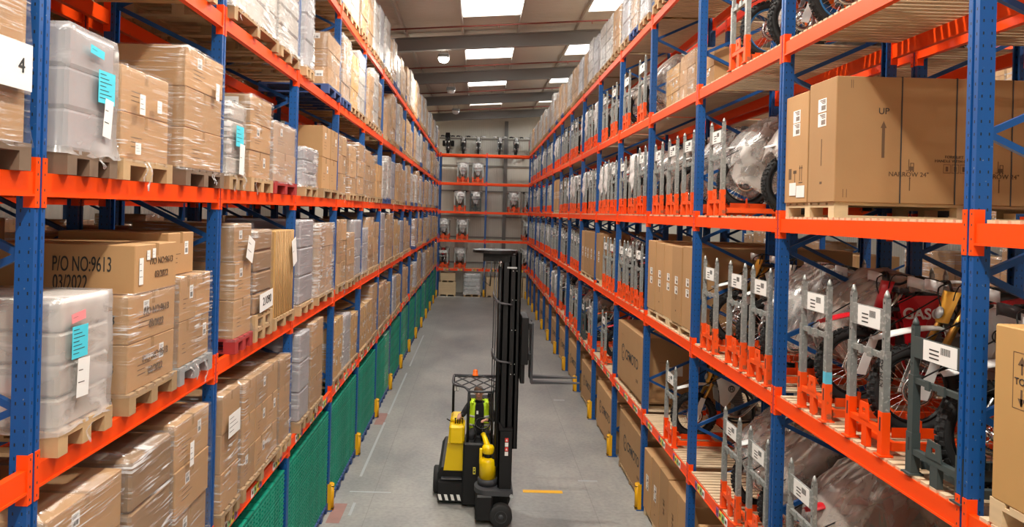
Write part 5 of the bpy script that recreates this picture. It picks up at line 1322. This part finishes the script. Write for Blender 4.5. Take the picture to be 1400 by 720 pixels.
# mast, seen from its side; it opens towards +x
mb = MB(); mb.bbox(.45, .655, 12.05, 12.13, .42, 1.53, .01); mb.prism([(.44, 1.53), (.655, 1.53), (.655, 1.57), (.50, 1.57), (.44, 1.66), (.42, 1.66)], 12.04, 12.14); mb.bbox(.45, .655, 12.62, 12.70, .42, 1.53, .01); mb.box(.45, .50, 12.13, 12.62, .45, .8); tb('mast_foot', mb, 'black')
st = MB()
for i in range(4): st.box(.535, .59, 12.045, 12.05, 1.12 + .075 * i, 1.185 + .075 * i, i % 2)
st.add([(.5625, 12.043, 1.25), (.58, 12.043, 1.21), (.545, 12.043, 1.21)], [(0, 2, 1)], 0); st.add([(.5625, 12.043, 1.40), (.58, 12.043, 1.36), (.545, 12.043, 1.36)], [(0, 2, 1)], 0); tb('warning_sticker', st, ['paper', 'label_red'])
for j, (x0, x1, z0, z1, off) in enumerate(((.43, .55, .5, 4.30, 0), (.55, .66, .6, 4.40, .03), (.66, .74, 1.2, 4.46, .06))):
    mb = MB()
    for y0, y1 in ((12.10 + off, 12.16 + off), (12.64 - off, 12.70 - off)):
        mb.box(x0, x0 + .02, y0, y1, z0, z1); mb.box(x1 - .02, x1, y0, y1, z0, z1); mb.box(x0, x1, (y0 + .0) if y0 < 12.4 else y1 - .02, (y0 + .02) if y0 < 12.4 else y1, z0, z1)
    mb.box(x0 + .02, x1 - .015, 12.16 + off, 12.18 + off, z0, z1)
    for zc in (z0 + .05, (z0 + z1) / 2, z1 - .12): mb.box(x0, x1, 12.16 + off, 12.64 - off, zc, zc + .1)
    tb('mast_section', mb, 'black')
for y in (12.2, 12.62): mb = MB(); mb.tube([(.395, y, .9), (.395, y, 4.2)], .028, 12, 0); mb.tube([(.395, y, 4.2), (.395, y, 4.34)], .018, 10, 1); tb('lift_cylinder', mb, ['black', 'chrome'])
mb = MB()
for y in (12.18, 12.25): mb.tube([(.33, y, 1.5), (.33, y, 4.3)], .008, 6)
mb.tube([(.30, 12.40, 1.6), (.30, 12.40, 4.3)], .009, 6); tb('lift_chain', mb, 'dark_steel')
for z in (2.66, 3.62):
    mb = MB()
    for q in range(2): mb.tube(curve_pts([(.60, 12.09, z - .02), (.40, 12.07, z + .01), (.30, 12.12, z + .06 + .05 * q), (.29, 12.4, z + .10 + .05 * q)], 12), .016, 8)
    tb('hose_guide', mb, 'dark_steel')
bo = MB()
for z in (2.62, 2.45, 3.18, 3.68, 4.16):
    for x in (.60, .66): bo.lathe([(.008, 0), (.008, .010), (.001, .012)], 8, 0, Matrix.Translation((x, 12.10, z)) @ Matrix.Rotation(PI / 2, 4, 'X'))
bo.box(.50, .66, 12.085, 12.1, 4.2, 4.225); tb('mast_bolts', bo, 'steel_light')
mb = MB(); v = []; 
P = [(.30 + .38 * math.cos(a), 12.40 + .36 * math.sin(a)) for a in [2 * PI * i / 24 for i in range(24)]]; k = 24
mb.add([(x, y, 4.44) for x, y in P] + [(x, y, 4.49) for x, y in P], [tuple(range(k))[::-1], tuple(range(k, 2 * k))] + [(i, (i + 1) % k, (i + 1) % k + k, i + k) for i in range(k)]); mb.box(.1, .60, 12.2, 12.6, 4.30, 4.44); tb('mast_head', mb, 'black')
mb = MB(); 
for a, b, c, d in ((-.05, .25, 12.1, 12.3), (.32, .6, 12.15, 12.35), (.0, .2, 12.5, 12.65), (.3, .58, 12.45, 12.62)): mb.box(a, b, c, d, 4.49, 4.495)
tb('mast_head_plate', mb, 'dark_steel')
mb = MB(); mb.tube([(.14, 12.1, 4.3), (.10, 12.1, 4.0), (.22, 12.1, 3.9), (.24, 12.1, 4.3)], .012, 6); tb('hose_bracket', mb, 'charcoal')
mb = MB(); mb.bbox(.76, .88, 12.05, 12.75, 2.62, 3.40, .01); mb.bbox(.76, .83, 12.10, 12.70, 2.30, 2.64, .01); mb.box(.88, .93, 12.05, 12.75, 2.7, 2.8); mb.box(.88, .93, 12.05, 12.75, 3.2, 3.3); tb('carriage', mb, 'black')
for y in (12.15, 12.55):
    mb = MB(); mb.prism([(.93, 3.30), (.97, 3.30), (.97, 2.34), (1.76, 2.315), (1.76, 2.305), (.95, 2.285), (.93, 2.31)], y, y + .1); tb('fork', mb, 'charcoal')
# ------------------------------------------------------------------ driver
def driver():
    V = []; E_ = []; R = []
    def v(p, r, parent=None):
        V.append(p); R.append(r if isinstance(r, tuple) else (r, r)); i = len(V) - 1
        if parent is not None: E_.append((parent, i))
        return i
    pel = v((.11, 13.25, 1.19), (.15, .12)); sp = v((.11, 13.24, 1.38), (.145, .11), pel); ch = v((.11, 13.22, 1.56), (.165, .115), sp); nb = v((.10, 13.20, 1.70), (.07, .065), ch)
    nk = v((.10, 13.17, 1.765), (.052, .052), nb); jaw = v((.095, 13.135, 1.825), (.062, .068), nk); hd = v((.09, 13.14, 1.895), (.078, .092), jaw); tp = v((.09, 13.155, 1.955), (.06, .07), hd)
    for s in (-1, 1):
        hp = v((.11 + s * .09, 13.17, 1.18), .085, pel); kn = v((.11 + s * .14, 12.84, 1.20 if s < 0 else 1.16), .062, hp); an = v((.11 + s * .13, 12.80, .80), .042, kn) if False else v((.11 + s * .12, 12.92, .98), .05, kn)
        shd = v((.11 + s * .195, 13.21, 1.63), .07, ch)
        if s < 0: el, wr, pm = (-.20, 13.12, 1.46), (-.245, 12.97, 1.52), (-.25, 12.925, 1.505)
        else: el, wr, pm = (.36, 13.08, 1.40), (.235, 12.90, 1.46), (.195, 12.875, 1.455)
        e = v(el, .05, shd); w = v(wr, .03, e); p = v(pm, (.032, .02), w)
        d = (Vector(pm) - Vector(wr)).normalized(); side = d.cross(Vector((0, 0, 1))).normalized()
        for f in range(4):
            b = Vector(pm) + side * (.024 - .016 * f) + d * .022; l = (.020, .024, .022, .016)[f]
            a1 = v(tuple(b), .0095, p); a2 = v(tuple(b + d * l + Vector((0, 0, -.006))), .0088, a1); a3 = v(tuple(b + d * l * 1.5 + Vector((0, 0, -.028))), .008, a2)
        th = v(tuple(Vector(pm) + side * (.035 if s > 0 else -.035) + Vector((0, 0, -.006))), .010, p); v(tuple(Vector(pm) + side * (.045 if s > 0 else -.045) + d * .025 + Vector((0, 0, -.02))), .009, th)
    me = bpy.data.meshes.new('body'); me.from_pydata([(x - .11, y - 13.25, z - 1.12) for x, y, z in V], E_, [])
    o = bpy.data.objects.new('body_tmp', me); COL.objects.link(o); m = o.modifiers.new('s', 'SKIN'); m.use_smooth_shade = True
    for i, sv in enumerate(me.skin_vertices[0].data): sv.radius = R[i]; sv.use_root = (i == 0)
    ss = o.modifiers.new('d', 'SUBSURF'); ss.levels = 2; ss.render_levels = 2
    dg = bpy.context.evaluated_depsgraph_get(); res = bpy.data.meshes.new_from_object(o.evaluated_get(dg)); bpy.data.objects.remove(o)
    # face: brow, eyes, nose, mouth, ears joined to the same mesh
    vs = [tuple(q.co) for q in res.vertices]; fs = [tuple(p.vertices) for p in res.polygons]
    mb = MB(); mb.v = vs; mb.f = fs; mb.m = [0] * len(fs); mb.sm = [True] * len(fs)
    for i, f in enumerate(fs):
        c = sum((Vector(vs[k]) for k in f), Vector()) / len(f)
        skin = c.z > .625 or (c.x < -.315 and c.y < -.25 and c.z > .30) or (c.x > .02 and c.x < .15 and c.y < -.325 and c.z > .28) 
        mb.m[i] = 0 if skin else 1
    hx, hy, hz = -.02, -.11, .765
    mb.tube([(hx, hy - .085, hz + .015), (hx, hy - .108, hz - .02), (hx, hy - .09, hz - .028)], [.008, .014, .010], 8, 0)
    for s in (-1, 1):
        mb.lathe([(.001, -.011), (.009, -.006), (.011, 0), (.009, .006), (.001, .011)], 8, 2, Matrix.Translation((hx + s * .030, hy - .082, hz + .012)))
        mb.tube([(hx + s * .016, hy - .092, hz + .030), (hx + s * .045, hy - .082, hz + .032)], .005, 6, 3)
        mb.tube([(hx + s * .078, hy + .01, hz + .025), (hx + s * .09, hy + .015, hz + .0), (hx + s * .078, hy + .005, hz - .03)], [.010, .014, .008], 8, 0)
    mb.tube([(hx - .022, hy - .082, hz - .052), (hx, hy - .09, hz - .054), (hx + .022, hy - .082, hz - .052)], .006, 6, 4)
    body = build('person', mb, ['skin', 'cloth_black', 'ink', 'hair', 'pink_paper'], None, (.11, 13.25, 1.12))
    tag(body, 'driver in black clothes and yellow hi-vis vest seated in the forklift cab', 'person')
    # vest: open-fronted shell round the torso
    vm = MB(); g = []
    for i in range(9):
        u = i / 8; z = .06 + .53 * u; a = .185 + .02 * math.sin(PI * u) - (.03 if u > .9 else 0); b = .142 + .015 * math.sin(PI * u); row = []
        for j in range(25):
            t = -PI / 2 + .42 + (2 * PI - .84) * j / 24; row.append((a * math.cos(t), b * math.sin(t) - .01 - .02 * u, z))
        g.append(row)
    vm.sheet(g, .008)
    for s in (-1, 1): vm.sheet([[(s * (.09 + .045 * q), -.115 - .01 + .02 * k - .02, .56 + .035 * math.sin(PI * k / 6)) for q in (0, 1)] if False else [(s * (.085 + .07 * q), -.145 + .045 * k, .575 + .045 * math.sin(PI * k / 6)) for q in (0, 1)] for k in range(7)], .008)
    ve = build('safety_vest', vm, 'hivis', body)
    bm_ = MB()
    for z in (.16, .32):
        g = []
        for q in (0, 1):
            row = []
            for j in range(25):
                t = -PI / 2 + .42 + (2 * PI - .84) * j / 24; u = (z - .06) / .53; row.append(((.192 + .02 * math.sin(PI * u)) * math.cos(t), (.149 + .015 * math.sin(PI * u)) * math.sin(t) - .01 - .02 * u, z + .04 * q))
            g.append(row)
        bm_.sheet(g, .003)
    build('reflective_band', bm_, 'reflective', ve)
    hm = MB(); M = Matrix.Translation((hx, hy + .018, hz + .045)); g = []
    for i in range(7):
        ph = PI / 2 * i / 6; g.append([(hx + .086 * math.cos(ph) * math.cos(t), hy + .02 + .098 * math.cos(ph) * math.sin(t), hz + .03 + .075 * math.sin(ph) + (-.05 if (math.sin(t) > -.3 and i == 0) else 0)) for t in [2 * PI * j / 20 for j in range(21)]])
    hm.sheet(g, .008); build('hair', hm, 'hair', body)
    bd = MB(); bd.box(-.055, -.02, -.146, -.142, .38, .44); build('badge', bd, 'paper', body)
driver()
